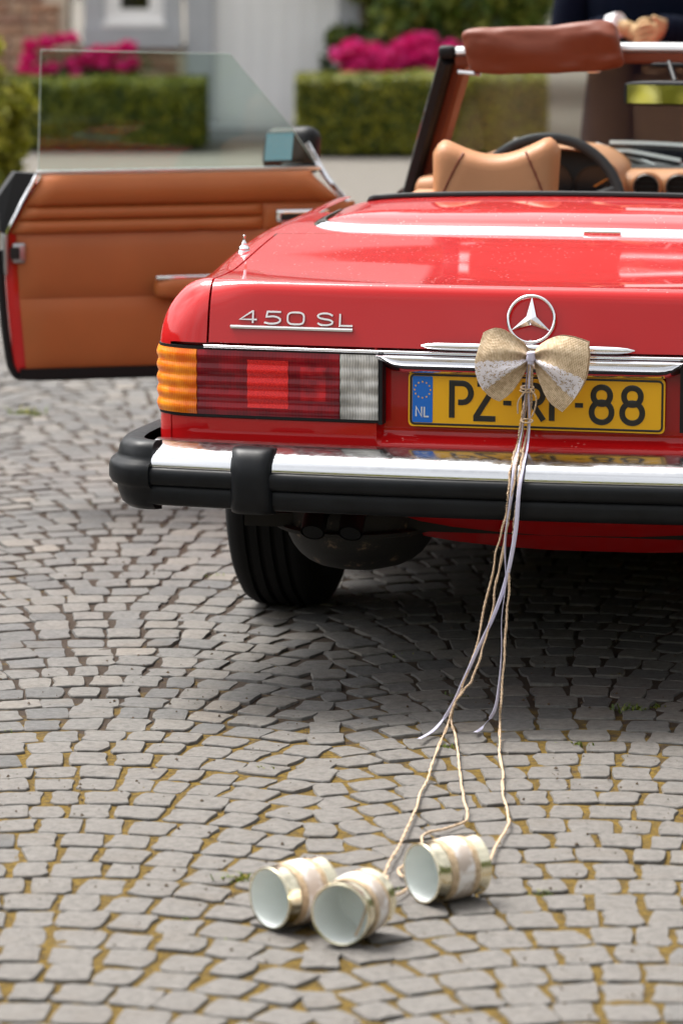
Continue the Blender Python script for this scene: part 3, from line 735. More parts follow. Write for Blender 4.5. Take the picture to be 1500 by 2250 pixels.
# oval silencer lying across, with two tail pipes
mb = MB(); M4 = Matrix.Translation((-.42, .36, .345)) @ Matrix.Scale(1.0, 4) @ Matrix.Diagonal((.165, .20, .125, 1))
mb.lathe([(.001, -1)] + [(math.cos(a_) ** .6 if math.cos(a_) > 0 else 0, math.sin(a_)) for a_ in lin(-1.5, 1.5, 18)] + [(.001, 1)], 36, M4)
MUF = mb.build('silencer', 'underbody', CAR)
mb = MB(); mb.lathe([(1.0, -.06), (1.07, -.03), (1.07, .03), (1.0, .06)], 40, Matrix.Translation((-.42, .36, .318)) @ Matrix.Diagonal((.172, .205, .12, 1))); mb.build('silencer_rim', 'underbody', MUF)
for x in (-.47, -.39):
    mb = MB(); p_ = [(x, .30, .40), (x, .18, .385), (x, .12, .365), (x, .085, .335)]
    mb.tube(spline(p_, 4), .026, 16, caps=False); mb.tube(spline(p_, 4), .022, 16, caps=True); mb.build('tail_pipe', 'black_plastic', MUF)
def wheel(x, y):
    s = -1 if x < 0 else 1; M4 = Matrix.Translation((x, y, .318)) @ Matrix.Rotation(rad(90), 4, 'Y')
    tp = [(.20, -.09), (.245, -.100), (.285, -.099), (.305, -.088), (.3165, -.070), (.318, -.062)]
    for g_ in (-.045, -.015, .015, .045): tp += [(.318, g_ - .006), (.309, g_ - .004), (.309, g_ + .004), (.318, g_ + .006)]
    tp += [(.318, .062), (.3165, .070), (.305, .088), (.285, .099), (.245, .100), (.20, .09)]
    ty = MB().lathe(tp, 56, M4).build('wheel', 'tyre_rubber', CAR, angle=35)
    rp_ = [(.0, .05), (.05, .055), (.07, .04), (.14, .03), (.17, .05), (.185, .085), (.203, .092), (.203, -.09), (.17, -.085), (.16, -.02), (.0, -.02)]
    MB().lathe([(max(r_, .0005), z * s) for r_, z in rp_], 40, M4).build('rim', 'rim_metal', ty, angle=35)
for x in (-.72, .72):
    wheel(x, 1.05); wheel(x, 3.51)
# ---- antenna on the left rear wing
b0 = bp(-.706, .58, 0)
mb = MB(); mb.lathe([(.0165, -.004), (.0165, .002), (.013, .008), (.0145, .011), (.0135, .015), (.008, .019), (.006, .022), (.0068, .024), (.004, .030), (.0026, .036), (.0034, .040), (.0030, .0445), (.0005, .046)], 20, Matrix.Translation((-.733, .60, b0.z - .006)) @ Matrix.Scale(.88, 4)); mb.build('antenna', 'chrome', CAR, angle=30)
# ---- soft top lid with chrome moulding
sp_ = [(.0, .862), (.2, .868), (.34, .878), (.46, .900), (.545, .930), (.61, .970), (.645, 1.02), (.660, 1.09), (.664, 1.18), (.664, 1.30)]
full = [(-x, y, 0) for x, y in sp_[::-1]][:-1] + [(x, y, 0) for x, y in sp_]
mp = [Vector((p.x, p.y, bp(p.x, p.y - .03, 0).z)) for p in spline(full, 5)]
mb = MB(); mb.sweep(mp, [(-.018, -.006), (-.018, .009), (-.012, .0125), (-.004, .0115), (.008, .006), (.016, .001), (.018, -.006)]); MOL = mb.build('deck_moulding', 'chrome', CAR, angle=60)
mb = MB(); c_ = Vector((.03, .855, bp(.03, .83, 0).z + .004)); mb.add(*rbox(c_, (.085, .022, .012), .005, seg=4)); mb.build('moulding_clip', 'chrome', CAR)
ystrip = lambda x: float(np.interp(abs(x), [p[0] for p in sp_[:8]] + [.662], [p[1] for p in sp_[:8]] + [1.2]))
mb = MB(); xs = sorted(set([round(s * x, 4) for s in (-1, 1) for x in [0, .1, .2, .3, .4, .46, .5, .53, .56, .58, .60, .615, .63, .64, .65, .656, .660]]))
P = []; tv = [0, .02, .05, .09, .14, .2, .28, .38, .5, .65, .8, .92, 1.0]
for t in tv:
    for x in xs:
        y0 = ystrip(x); y = y0 + (1.285 - y0) * t
        d_ = min(y - y0, (.664 - abs(x)) * .9 + .0); d_ = max(d_, 0)
        P.append((x, y, bp(x, max(y0 - .03, 0), 0).z + .001 + .036 * (1 - math.exp(-d_ / .045)) + .012 * t - .006 * (x / .6) ** 2))
mb.add(P, grid(P, len(xs), len(tv))); STL = mb.build('soft_top_lid', 'red_paint', CAR, angle=60)
e_ = P[-len(xs):]; ep = [Vector(p) + Vector((0, .004, .004)) for p in e_ if abs(p[0]) < .60]
ep = [ep[0] + Vector((-.012, .02, -.02))] + ep + [ep[-1] + Vector((.012, .02, -.02))]
mb = MB(); mb.tube(spline(ep, 3), .0085, 8); mb.build('cockpit_seal', 'black_plastic', CAR)
# ---- cockpit tub
mb = MB(); mb.box((0, 2.0, .27), (1.45, 1.5, .04)); mb.box((0, 1.30, .57), (1.30, .03, .58)); mb.box((0, 2.78, .55), (1.45, .03, .56)); mb.box((0, 2.1, .40), (.20, 1.3, .24))
mb.build('cabin_floor', 'dark_fabric', CAR, smooth=False)
for s in (-1, 1):
    mb = MB(); mb.box((s * .80, 2.24, .27), (.10, 1.06, .16)); mb.build('sill', 'red_paint', CAR, smooth=False)
def seat(x):
    def puff(q, h): return Vector((q.x, q.y, q.z + .02 * math.cos(q.x / h[0] * 1.5)))
    b_ = obj('seat', *rbox((x, 2.02, .44), (.50, .52, .16), .05, disp=puff), 'leather_seat', CAR, angle=60)
    obj('backrest', *rbox((x, 1.76, .68), (.48, .13, .50), .055, rot=Matrix.Rotation(rad(12), 3, 'X')), 'leather_seat', b_, angle=60)
    # saddle shaped head restraint
    xs_ = lin(-.160, .160, 25); zs_ = lin(0, 1, 13); P = []
    for side in (0, 1):
        for t in zs_:
            for u in xs_:
                uu = u / .160; topz = 1.068 - .052 * math.cos(uu * math.pi * .5) ** 1.3 * 1.0 + .006 * uu
                topz -= .045 * (max(0, abs(uu) - .76) / .24) ** 2
                z = .86 + (topz - .86) * t
                d_ = .042 * math.sqrt(max(0, 1 - abs(uu) ** 8)) * math.sqrt(max(0, 1 - max(0, (t - .80) / .20) ** 2.2))
                groove = .005 * math.exp(-((abs(uu) - (.97 - .52 * (t ** 1.0))) / .035) ** 2) if .05 < t < .95 else 0
                y = 1.70 + ((-d_ + groove) if side == 0 else d_) + .03 * t
                P.append((x + u * (.96 + .04 * t), y, z))
    n = 25 * 13; F = grid(P[:n], 25, 13) + [tuple(i + n for i in q) for q in grid(P[n:], 25, 13, flip=True)]
    v, f = weld(P, F, 5); obj('headrest', v, f, 'leather_seat', b_, angle=70)
    for sgn in (-1, 1):
        ln = []
        for t in lin(.04, .93, 12):
            u = sgn * (.97 - .52 * t) * .160; uu = u / .160
            topz = 1.068 - .052 * math.cos(uu * math.pi * .5) ** 1.3 + .006 * uu; z = .86 + (topz - .86) * t
            d_ = .042 * math.sqrt(max(0, 1 - abs(uu) ** 8)) * math.sqrt(max(0, 1 - max(0, (t - .80) / .20) ** 2.2))
            ln.append((x + u * (.96 + .04 * t), 1.70 - d_ + .03 * t + .0015, z))
        mb = MB(); mb.tube(ln, .0028, 6); mb.build('headrest_piping', 'leather_visor', b_)
seat(-.352); seat(.352)
# ---- dashboard, vents, wheel
def dsh(q, h): return Vector((q.x, q.y, q.z + .012 * math.cos(q.x / h[0] * 1.57)))
DASH = obj('dashboard', *rbox((0, 2.64, .80), (1.40, .36, .215), .045, disp=dsh, seg=9), 'leather_seat', CAR, angle=60)
mb = MB(); mb.add(*rbox((-.02, 2.75, .915), (1.36, .20, .016), .007)); mb.build('dash_top_roll', 'dash_black', DASH)
# instrument binnacle: tan hood with a black face
ol = [(-.545, .73), (-.54, .90), (-.51, .955), (-.44, .985), (-.33, .992), (-.22, .985), (-.155, .955), (-.125, .90), (-.118, .73)]
ol = [Vector((x, 0, z)) for x, z in ol]; ol = spline(ol, 4)
P = []
for y, k_ in ((2.395, .955), (2.385, .985), (2.395, 1.0), (2.52, 1.0), (2.70, .97), (2.80, .90)):
    for p in ol: P.append((-.33 + (p.x + .33) * k_, y, .80 + (p.z - .80) * k_))
obj('instrument_hood', P, grid(P, len(ol), 6), 'leather_seat', DASH, angle=60)
P = [(-.33 + (p.x + .33) * .955, 2.450, .80 + (p.z - .80) * .955) for p in ol]; obj('instrument_panel', P + [(-.33, 2.452, .85)], [(i, i + 1, len(P)) for i in range(len(P) - 1)], 'dash_black', DASH)
P = []
for y, k_ in ((2.396, .955), (2.450, .95)):
    for p in ol: P.append((-.33 + (p.x + .33) * k_, y, .80 + (p.z - .80) * k_))
obj('instrument_well', P, grid(P, len(ol), 2), 'dash_black', DASH)
for x, r_ in ((-.45, .055), (-.33, .068), (-.205, .055)):
    M4 = Matrix.Translation((x, 2.447, .885)) @ Matrix.Rotation(rad(90), 4, 'X')
    gd = MB().lathe([(.001, .004), (r_ * .9, .004), (r_ * .93, .010), (r_, .010), (r_, 0)], 32, M4).build('gauge', 'gauge_face', DASH, angle=40)
    a_ = rad(30 if x > -.25 else 130); mb = MB(); mb.tube([(x, 2.438, .885), (x + r_ * .75 * math.cos(a_), 2.438, .885 + r_ * .75 * math.sin(a_))], .0022, 5); mb.build('gauge_needle', 'gauge_needle', gd)
for x in (-.067, .019):
    M4 = Matrix.Translation((x, 2.448, .884)) @ Matrix.Rotation(rad(90), 4, 'X')
    vv = MB().lathe([(.0435, -.01), (.0425, .008), (.039, .013), (.0355, .013)], 32, M4).build('air_vent', 'leather_seat', DASH, angle=60)
    MB().lathe([(.0355, .013), (.034, .016), (.0325, .013), (.031, -.006)], 32, M4).build('vent_ring', 'rim_metal', vv, angle=60)
    MB().lathe([(.032, -.004), (.0005, -.003)], 32, M4).build('vent_throat', 'black_matte', vv)
    mb = MB()
    for dz in (-.014, 0, .014): mb.box((x, 2.446, .884 + dz), (2 * math.sqrt(.031 ** 2 - dz ** 2), .006, .003))
    mb.build('vent_blade', 'black_plastic', vv, smooth=False)
C0 = Vector((-.300, 2.20, .830)); tl = Matrix.Rotation(rad(-14), 3, 'X')
ring = [C0 + tl @ Vector((.200 * math.cos(a_), 0, .200 * math.sin(a_))) for a_ in lin(0, 2 * math.pi, 49)]
mb = MB(); mb.tube(ring, .0145, 10, caps=False, up=(0, 1, .2)); SW = mb.build('steering_wheel', 'dash_black', CAR, angle=80)
obj('wheel_hub', *rbox(C0 + tl @ Vector((0, .02, -.015)), (.24, .05, .15), .024, rot=tl), 'dash_black', SW, angle=60)
for a_ in (20, 160, 250, 290):
    mb = MB(); d_ = tl @ Vector((math.cos(rad(a_)), 0, math.sin(rad(a_)))); mb.tube([C0 + d_ * .08, C0 + d_ * .195], .013, 8, up=(0, 1, .2)); mb.build('spoke', 'dash_black', SW)
mb = MB(); mb.tube([C0 + tl @ Vector((0, .03, 0)), (-.305, 2.52, .74)], .035, 12); mb.build('steering_column', 'black_plastic', SW)
# ---- windscreen
TL, BL = Vector((-.562, 2.255, 1.232)), Vector((-.752, 2.765, .845))
def wpt(u, t):   # u -1..1, t 0 base..1 top
    x = u * (BL.x + (TL.x - BL.x) * t) * -1; y = BL.y + (TL.y - BL.y) * t + (.055 - .02 * t) * (1 - u * u); z = BL.z + (TL.z - BL.z) * t + .014 * (1 - u * u) * t
    return Vector((x, y, z))
mb = MB(); gpatch(mb, lin(-.94, .94, 25), lin(0, .95, 9), wpt); GLS = mb.build('windscreen', 'windscreen_glass', CAR)
for s in (-1, 1):
    pth = [wpt(s, t) for t in lin(-.1, 1.0, 8)]
    mb = MB(); mb.sweep(pth, [(-.019, -.03), (.019, -.03), (.019, .02), (.012, .028), (-.012, .028), (-.019, .02)], up=(0, -1, .3)); PIL = mb.build('pillar', 'black_plastic', CAR, angle=40)
    pth2 = [p + Vector((-s * .038, -.004, 0)) for p in pth]
    mb = MB(); mb.sweep(pth2, [(-.020, -.02), (.020, -.02), (.020, .012), (.012, .020), (-.012, .020), (-.020, .012)], up=(0, -1, .3)); mb.build('pillar_trim', 'leather_visor', PIL, angle=40)
    pth3 = [p + Vector((s * .020, -.018, .008)) for p in pth]
    mb = MB(); mb.tube(pth3, .0035, 6); mb.build('pillar_moulding', 'chrome', PIL)
    obj('pillar_cap', *rbox(wpt(s, 1.0) + Vector((s * .004, -.012, .012)), (.045, .05, .034), .012, seg=4), 'black_plastic', PIL, angle=60)
hp = [wpt(u, 1.0) + Vector((0, -.004, .0)) for u in lin(-.97, .97, 21)]
mb = MB(); mb.sweep([p + Vector((0, 0, .012)) for p in hp], [(-.03, -.012), (.020, -.012), (.026, -.004), (.024, .006), (.012, .0125), (-.02, .0125), (-.03, .006)]); HDR = mb.build('header_rail', 'badge_silver', CAR, angle=40)
mb = MB(); mb.sweep([p + Vector((0, -.003, -.0145)) for p in hp], [(-.026, -.012), (.018, -.014), (.025, -.008), (.025, .0135), (-.026, .0135)]); mb.build('header_trim', 'leather_visor', HDR, angle=40)
# driver's sun visor folded up over the rail
def wrk(q, h):
    u, v = q.x / h[0], q.z / h[2]
    y = q.y * (1 + .5 * math.sin(2.2 * v + 1.2)) - .006 * noise.noise((u * 3.2, v * 1.4, 2.)) - .010 * math.exp(-((u - .86) / .10) ** 2) * math.sin(6 * v) * .6 - .004 * noise.noise((u * 8, v * 3, 4.)) + .004 * math.sin(u * 5 + v * 2)
    z = q.z + .012 * sm((u + .1) / 1.0) * (1 if v > 0 else .3) - .012 * (abs(u) ** 8) * v + .004 * noise.noise((u * 3, 0, 7.))
    return Vector((q.x - .012 * v * (1 if u > 0 else 1) * abs(u), y, z))
VIS = obj('sun_visor', *rbox((-.307, 2.178, 1.2545), (.405, .036, .122), .017, rot=Matrix.Rotation(rad(-1.8), 3, 'Y') @ Matrix.Rotation(rad(-6), 3, 'X'), disp=wrk, seg=22), 'leather_visor', CAR, angle=180)
mb = MB(); mb.tube([(-.53, 2.20, 1.195), (-.47, 2.19, 1.19)], .006, 8); mb.build('visor_pivot', 'chrome', VIS)
mb = MB(); mb.add(*rbox((-.175, 2.185, 1.201), (.035, .012, .012), .004, seg=2)); mb.build('visor_clip', 'chrome', VIS)
# inside mirror
mn = Vector((-.271, -1.89, .075)).normalized(); mx_ = mn.cross(UP).normalized() * -1; mz = mx_.cross(mn).normalized() * -1
if mz.z < 0: mz = -mz
if mx_.x < 0: mx_ = -mx_
mc = Vector((.034, 2.165, 1.147)); rt = Matrix((mx_, -mn, mz)).transposed()
def mirsh(q, h): return Vector((q.x, q.y, q.z - .006 * (q.x / h[0]) ** 2 * (1 if q.z > 0 else 0)))
IM = obj('inside_mirror', *rbox(mc, (.262, .024, .066), .012, rot=rt, disp=mirsh), 'black_plastic', CAR, angle=60)
gm = MB().box((0, 0, 0), (.238, .004, .047)); obj('mirror_glass', [rt @ Vector((v[0], v[1], v[2] - .003)) + mc + mn * .0125 for v in gm.v], gm.f, 'mirror_clear', IM, smooth=False)
mb = MB(); mb.tube([mc - mn * .01 + mz * .03, (.012, 2.24, 1.222)], .007, 8); mb.add(*rbox((.012, 2.235, 1.215), (.09, .02, .014), .006, seg=3)); mb.build('mirror_stalk', 'black_plastic', IM)
# wipers
def wip(a, b):
    a, b = Vector(a), Vector(b); pth = [a + (b - a) * t + Vector((0, .004, .010)) * math.sin(t * math.pi) for t in lin(0, 1, 12)]
    mb = MB(); mb.sweep(pth, [(-.006, -.004), (.006, -.004), (.005, .005), (-.005, .005)]); wb = mb.build('wiper', 'wiper_metal', CAR, angle=40)
    mb = MB(); mb.sweep([p - Vector((0, .004, .010)) for p in pth], [(-.003, -.006), (.003, -.006), (.003, .004), (-.003, .004)]); mb.build('wiper_blade', 'black_plastic', wb)
    return wb
wb = wip((-.455, 2.655, .992), (-.010, 2.73, .936)); mb = MB(); mb.tube([(-.24, 2.71, .975), (-.05, 2.78, .90)], .010, 8); mb.build('wiper_arm', 'wiper_metal', wb)
wb = wip((-.20, 2.70, .985), (.25, 2.76, .945)); mb = MB(); mb.tube([(.05, 2.74, .962), (.22, 2.80, .90)], .007, 8); mb.build('wiper_arm', 'wiper_metal', wb)
# ---- front of the car
WF = .83
def fp(x0, y0, z0, top):
    s = -1 if x0 < 0 else 1; ax = abs(x0); rx, ry, rz = .13, .16, .10; Yf = 4.42
    xi, yi, zi = min(ax, WF - rx), min(y0, Yf - ry), min(z0, -rz)
    n = Vector(((ax - xi) / rx, (y0 - yi) / ry, (z0 - zi) / rz)); n = n.normalized() if n.length > 1e-9 else n
    x, y, z = xi + rx * n.x, yi + ry * n.y, zi + rz * n.z
    zd = .872 - .085 * sm((y - 2.8) / 1.9) + .030 * (1 - min(1, (ax / .55)) ** 2)
    return Vector((s * x, y - .06 * (x / .8) ** 2 * sm((y - 3.9) / .5), zd + z))
mb = MB(); yf = lin(2.80, 4.2, 18) + [4.26, 4.3, 4.34, 4.38, 4.40, 4.42]; xf = [-.83, -.81, -.79, -.77, -.75, -.72, -.70, -.6, -.45, -.3, -.15]; xf = xf + [0] + [-x for x in xf[::-1]]
gpatch(mb, xf, yf, lambda u, v: fp(u, v, 0, 0))
zf = [0, -.02, -.04, -.06, -.08, -.10, -.16, -.24, -.32]
gpatch(mb, xf, zf, lambda u, v: fp(u, 4.42, v, 0))
for s in (-1, 1):
    P = []
    for y in yf:
        t_ = [fp(s * WF, y, z, 0) for z in zf[:6]]; zb = max(.20, arch(y, 3.51)); lo = t_[-1]
        P += t_ + [Vector((lo.x, lo.y, lo.z + (zb - lo.z) * k_ / 6)) for k_ in range(1, 7)]
    mb.add(P, grid(P, 12, len(yf), flip=(s > 0)))
v, f = weld(mb.v, mb.f); obj('front_body', v, f, 'red_paint', CAR, angle=50)
mb = MB(); mb.add(*rbox((0, 4.50, .47), (1.72, .12, .12), .04)); mb.build('front_bumper', 'bumper_chrome', CAR, angle=60)
mb = MB(); mb.add(*rbox((0, 4.43, .64), (.62, .05, .17), .02)); mb.build('grille', 'black_plastic', CAR, angle=60)
for s in (-1, 1):
    mb = MB(); mb.add(*rbox((s * .58, 4.405, .645), (.36, .05, .16), .022)); mb.build('headlight', 'headlamp', CAR, angle=60)
# right door, closed
mb = MB(); gpatch(mb, lin(1.76, 2.74, 8), [.885, .87, .85, .80, .74, .66, .56, .45, .34], lambda u, v: Vector((.842 + .012 * math.sin((v - .34) / .55 * 3.1) - .05 * sm((v - .84) / .05), u, v)), flip=True); RD = mb.build('closed_door', 'red_paint', CAR)
mb = MB(); mb.add(*rbox((.866, 1.90, .74), (.02, .16, .025), .008, seg=3)); mb.build('door_handle', 'chrome', RD)

# ---- open driver's door
HG = Vector((-.85, 2.76, 0)); DV = Vector((-.905, -.426, 0)).normalized(); DN = Vector((-DV.y * -1, DV.x, 0)); DN = Vector((.426, -.905, 0)).normalized()
def dp(a, z, off=0.0): p = HG + DV * a + DN * off; return Vector((p.x, p.y, z))
def amax(z): return float(np.interp(z, [.36, .39, .567, .70, .745, .897, .905], [1.012, 1.014, 1.028, 1.034, 1.034, .950, .946]))
def amin(z): return float(np.interp(z, [.36, .70, .81, .883, .905], [.055, .055, .10, .183, .20]))
zs_ = lin(.360, .878, 24)
ring = [(amin(z) + .006, z) for z in zs_] + [(amax(z) + .012, z) for z in zs_[::-1]]
n = len(ring); V = []
cxa, cza = .54, .63
for off, k_ in ((-.075, .90), (-.062, .985), (-.045, 1.0), (.026, 1.0), (.030, .985)):
    for a_, z in ring:
        oo = off - (.018 * math.sin((z - .356) / .55 * math.pi) if off < -.05 else 0)
        if z > .74: oo = oo if off < 0 else off
        V.append(dp(cxa + (a_ - cxa) * k_, cza + (z - cza) * k_, oo))
F = grid(V, n, 5, closeu=True) + [tuple(range(n))[::-1], tuple(4 * n + i for i in range(n))]
DOOR = obj('driver_door', V, F, 'red_paint', CAR, angle=45); DOOR['label'] = 'open red driver door lined with brown leather'
def strip(name, z0, z1, mat, bulge, base=.037, nz=10, a_lo=None, a_hi=None, rel=None, seglen=28):
    P = []; zz = lin(z0, z1, nz)
    for j, z in enumerate(zz):
        a0 = (amin(z) + .004) if a_lo is None else a_lo; a1 = (amax(z) - (.004 if z > .742 else .020)) if a_hi is None else a_hi
        t = j / (nz - 1)
        for i in range(seglen):
            u = i / (seglen - 1); a_ = a0 + (a1 - a0) * u
            ed = min(1, u / .02, (1 - u) / .02) ; pr = math.sin(math.pi * min(1, max(0, t))) ** .45 if 0 < t < 1 else 0
            o_ = base + bulge * pr * (ed ** .5 if ed < 1 else 1) + (rel(a_, z) if rel else 0)
            P.append(dp(a_, z, o_))
    return obj(name, P, grid(P, seglen, nz, flip=True), mat, DOOR, angle=180)
wr = lambda a_, z: .0042 * noise.noise((a_ * 11, z * 7, 1.)) + .0012 * math.sin(a_ * 60 + 4 * noise.noise((a_ * 6, z * 5, 3)))
strip('door_top_pad', .816, .902, 'leather_brown', .028, rel=wr, nz=14)
strip('door_pleat', .780, .8155, 'leather_brown', .016, a_lo=.335, nz=9, rel=lambda a, z: .5 * wr(a, z))
strip('door_pleat', .742, .7795, 'leather_brown', .017, a_lo=.335, nz=9, rel=wr)
strip('door_pull_panel', .742, .8155, 'leather_brown', .010, a_hi=.334, a_lo=.075)
strip('perforated_panel', .5675, .7415, 'leather_perforated', .012, rel=lambda a, z: .002 * noise.noise((a * 5, z * 5, 2)))
strip('lower_panel', .374, .567, 'leather_brown', .012, rel=lambda a, z: .003 * noise.noise((a * 4, z * 5, 6)))
mb = MB(); mb.sweep([dp(a_, .906, .018) for a_ in lin(.955, .17, 12)], [(-.014, -.004), (.014, -.004), (.016, .004), (-.014, .006)]); mb.build('waist_moulding', 'badge_silver', DOOR, angle=30)
mb = MB(); mb.tube([dp(.958, .902, .045), dp(1.0, .828, .047), dp(1.040, .752, .047), dp(1.044, .72, .046)], .006, 8); mb.build('edge_moulding', 'chrome', DOOR)
v_ = [dp(.955, .905, .040), dp(1.012, .908, .020), dp(1.060, .84, .012), dp(1.058, .75, .035), dp(1.036, .745, .042), dp(.955, .905, -.02), dp(1.012, .908, -.04), dp(1.062, .84, -.04), dp(1.06, .75, -.03), dp(1.036, .745, -.02)]
obj('glass_channel', v_, [(0, 1, 2, 3, 4), (9, 8, 7, 6, 5), (0, 5, 6, 1), (1, 6, 7, 2), (2, 7, 8, 3)], 'black_plastic', DOOR, smooth=False)
mb = MB(); mb.sweep([dp(a_, .366, .040) for a_ in lin(1.01, .06, 8)], [(-.02, -.016), (.008, -.016), (.010, .010), (-.02, .012)])
mb.tube(spline([dp(a_, z, .025) for a_, z in ((1.06, .70), (1.052, .55), (1.040, .43), (1.026, .372), (.99, .354), (.80, .352), (.5, .352), (.06, .352))], 4), .011, 8); mb.build('door_seal', 'black_plastic', DOOR)
LT = obj('door_latch', *rbox(dp(1.046, .69, .018), (.012, .075, .11), .005, seg=3, rot=Matrix((DV, DN, UP)).transposed()), 'rim_metal', DOOR, angle=50)
obj('latch_cover', *rbox(dp(1.010, .693, .048), (.036, .014, .055), .006, seg=3, rot=Matrix((DV, DN, UP)).transposed()), 'rim_metal', LT, angle=50)
obj('latch_mouth', *rbox(dp(1.022, .693, .0555), (.026, .004, .032), .0018, seg=2, rot=Matrix((DV, DN, UP)).transposed()), 'black_matte', LT, angle=50)
# pull handle and armrest
RD3 = Matrix((DV, DN, UP)).transposed()
DH = obj('inner_handle', *rbox(dp(.225, .779, .049), (.150, .012, .036), .006, seg=4, rot=RD3), 'chrome', DOOR, angle=50)
obj('handle_recess', *rbox(dp(.222, .776, .0555), (.132, .004, .020), .0019, seg=3, rot=RD3), 'black_matte', DH, angle=50)
obj('handle_lever', *rbox(dp(.20, .776, .060), (.06, .008, .010), .004, seg=3, rot=RD3), 'chrome', DH, angle=50)
def armd(q, h): return Vector((q.x, q.y, q.z - .02 * (q.x / h[0]) * 0 + .012 * math.cos(q.x / h[0])))
AR = obj('armrest', *rbox(dp(.40, .585, .075), (.49, .075, .06), .026, seg=6, rot=RD3, disp=armd), 'leather_brown', DOOR, angle=60)
obj('armrest_trim', *rbox(dp(.435, .622, .095), (.42, .018, .012), .005, seg=4, rot=RD3), 'chrome', AR, angle=60)
obj('map_pocket', *rbox(dp(.36, .50, .055), (.46, .04, .12), .018, seg=5, rot=RD3), 'leather_brown', DOOR, angle=60)
# side glass
gl_ = [(.948, .895), (.936, 1.235), (.417, 1.219), (.244, 1.014), (.165, .895)]
V = [dp(a_, z, .006) for a_, z in gl_] + [dp(a_, z, .0015) for a_, z in gl_]
SG = obj('side_window', V, [(0, 1, 2, 3, 4), (9, 8, 7, 6, 5)], 'door_glass', DOOR, smooth=False)
simple('glass_edge', (.50, .62, .57), .2)
mb = MB(); mb.tube([dp(a_, z, .004) for a_, z in gl_], .0014, 6); mb.build('glass_edge', 'glass_edge', SG)
# quarter post and mirror
mb = MB(); mb.tube([dp(.205, .975, .006), dp(.165, .905, .01), dp(.148, .878, .016), dp(.125, .845, .03), dp(.075, .79, .03)], .0085, 8); mb.build('quarter_post', 'chrome', DOOR)
mfx = Vector((-.215, -1.042, .25)).normalized(); mr = UP.cross(mfx).normalized(); R3 = Matrix((mr, -mfx, mfx.cross(mr))).transposed()
mcn = dp(.228, .950, -.075)
def mhs(q, h):
    k_ = 1 - .30 * max(0, q.y / h[1]) ** 2
    return Vector((q.x * k_, q.y, q.z * k_ + .06 * q.x))
DM = obj('door_mirror', *rbox(mcn + mr * .004, (.158, .095, .124), .034, rot=R3, disp=mhs, seg=12), 'black_plastic', DOOR, angle=60)
gm = MB().box((0, 0, 0), (.082, .004, .076)); obj('mirror_glass', [R3 @ Vector((v[0], v[1], v[2] + .06 * v[0])) + mcn + mfx * .0475 + mr * -.016 for v in gm.v], gm.f, 'mirror_blue', DM, smooth=False)
mb = MB(); mb.tube(spline([mcn + mr * .04 + UP * .045, mcn + mr * .062 + UP * .045 - mfx * .01, mcn + mr * .072 + UP * .02 - mfx * .02], 4), .007, 8); mb.build('mirror_trim', 'chrome', DM)
mb = MB(); mb.add(*rbox(dp(.22, .905, -.03), (.10, .08, .03), .012, rot=RD3, seg=3)); mb.tube([dp(.22, .91, -.03), mcn - UP * .02], .015, 8); mb.build('mirror_foot', 'black_plastic', DM)

# ------------------------------------------------------------------ wedding decorations
KNOT = Vector((.012, -.062, .735))
BOW = root('burlap_bow', KNOT, 'burlap bow with white lace bands tied below the ring emblem', 'bow')
def lobe(edge_top, edge_low, outer, puff, seed, nm_s):
    """edge_top / edge_low: polylines from the knot to the outer corners, outer: from top corner to bottom tip (x,z)"""
    def res(poly, n):
        P = spline([(p[0], 0, p[1]) for p in poly], 8); L = [0]
        for i in range(1, len(P)): L.append(L[-1] + (P[i] - P[i - 1]).length)
        out = []
        for k_ in range(n):
            t = L[-1] * k_ / (n - 1); j = max(0, min(len(P) - 2, int(np.searchsorted(L, t)) - 1)); d_ = (t - L[j]) / max(1e-9, L[j + 1] - L[j]); out.append(P[j].lerp(P[j + 1], d_))
        return out
    nu, nv = 34, 34
    T, B, O = res(edge_top, nu), res(edge_low, nu), res(outer, nv)
    K = [Vector((T[0].x, 0, T[0].z)).lerp(B[0], j / (nv - 1)) for j in range(nv)]
    def pos(i, j, lay):
        u, v = i / (nu - 1), j / (nv - 1)
        p = (T[i] * (1 - v) + B[i] * v) + (K[j] * (1 - u) + O[j] * u) - ((T[0] * (1 - v) + B[0] * v) * (1 - u) + (T[-1] * (1 - v) + B[-1] * v) * u)
        pl = math.sin(v * math.pi * 5 + seed) * .0085 * (1 - u) ** 1.1 * sm(u / .10) + .007 * math.sin(v * math.pi * 2.0 + seed * .7 + 2.2 * u) * u * (1.1 - u) * 2
        y = -puff * math.sin(min(1, u * 1.12) * math.pi * .62) * (.35 + .65 * math.sin(math.pi * (.06 + .88 * v)))
        if lay == 1: y = .35 * -y * .6 + .004
        pl *= (1 if lay == 0 else .4)
        fuzz = .0009 * noise.noise((p.x * 300, p.z * 300, seed)) if u > .98 or v < .02 or v > .98 else 0
        return Vector((p.x + fuzz, KNOT.y + y + pl, p.z + fuzz))
    return pos, nu, nv
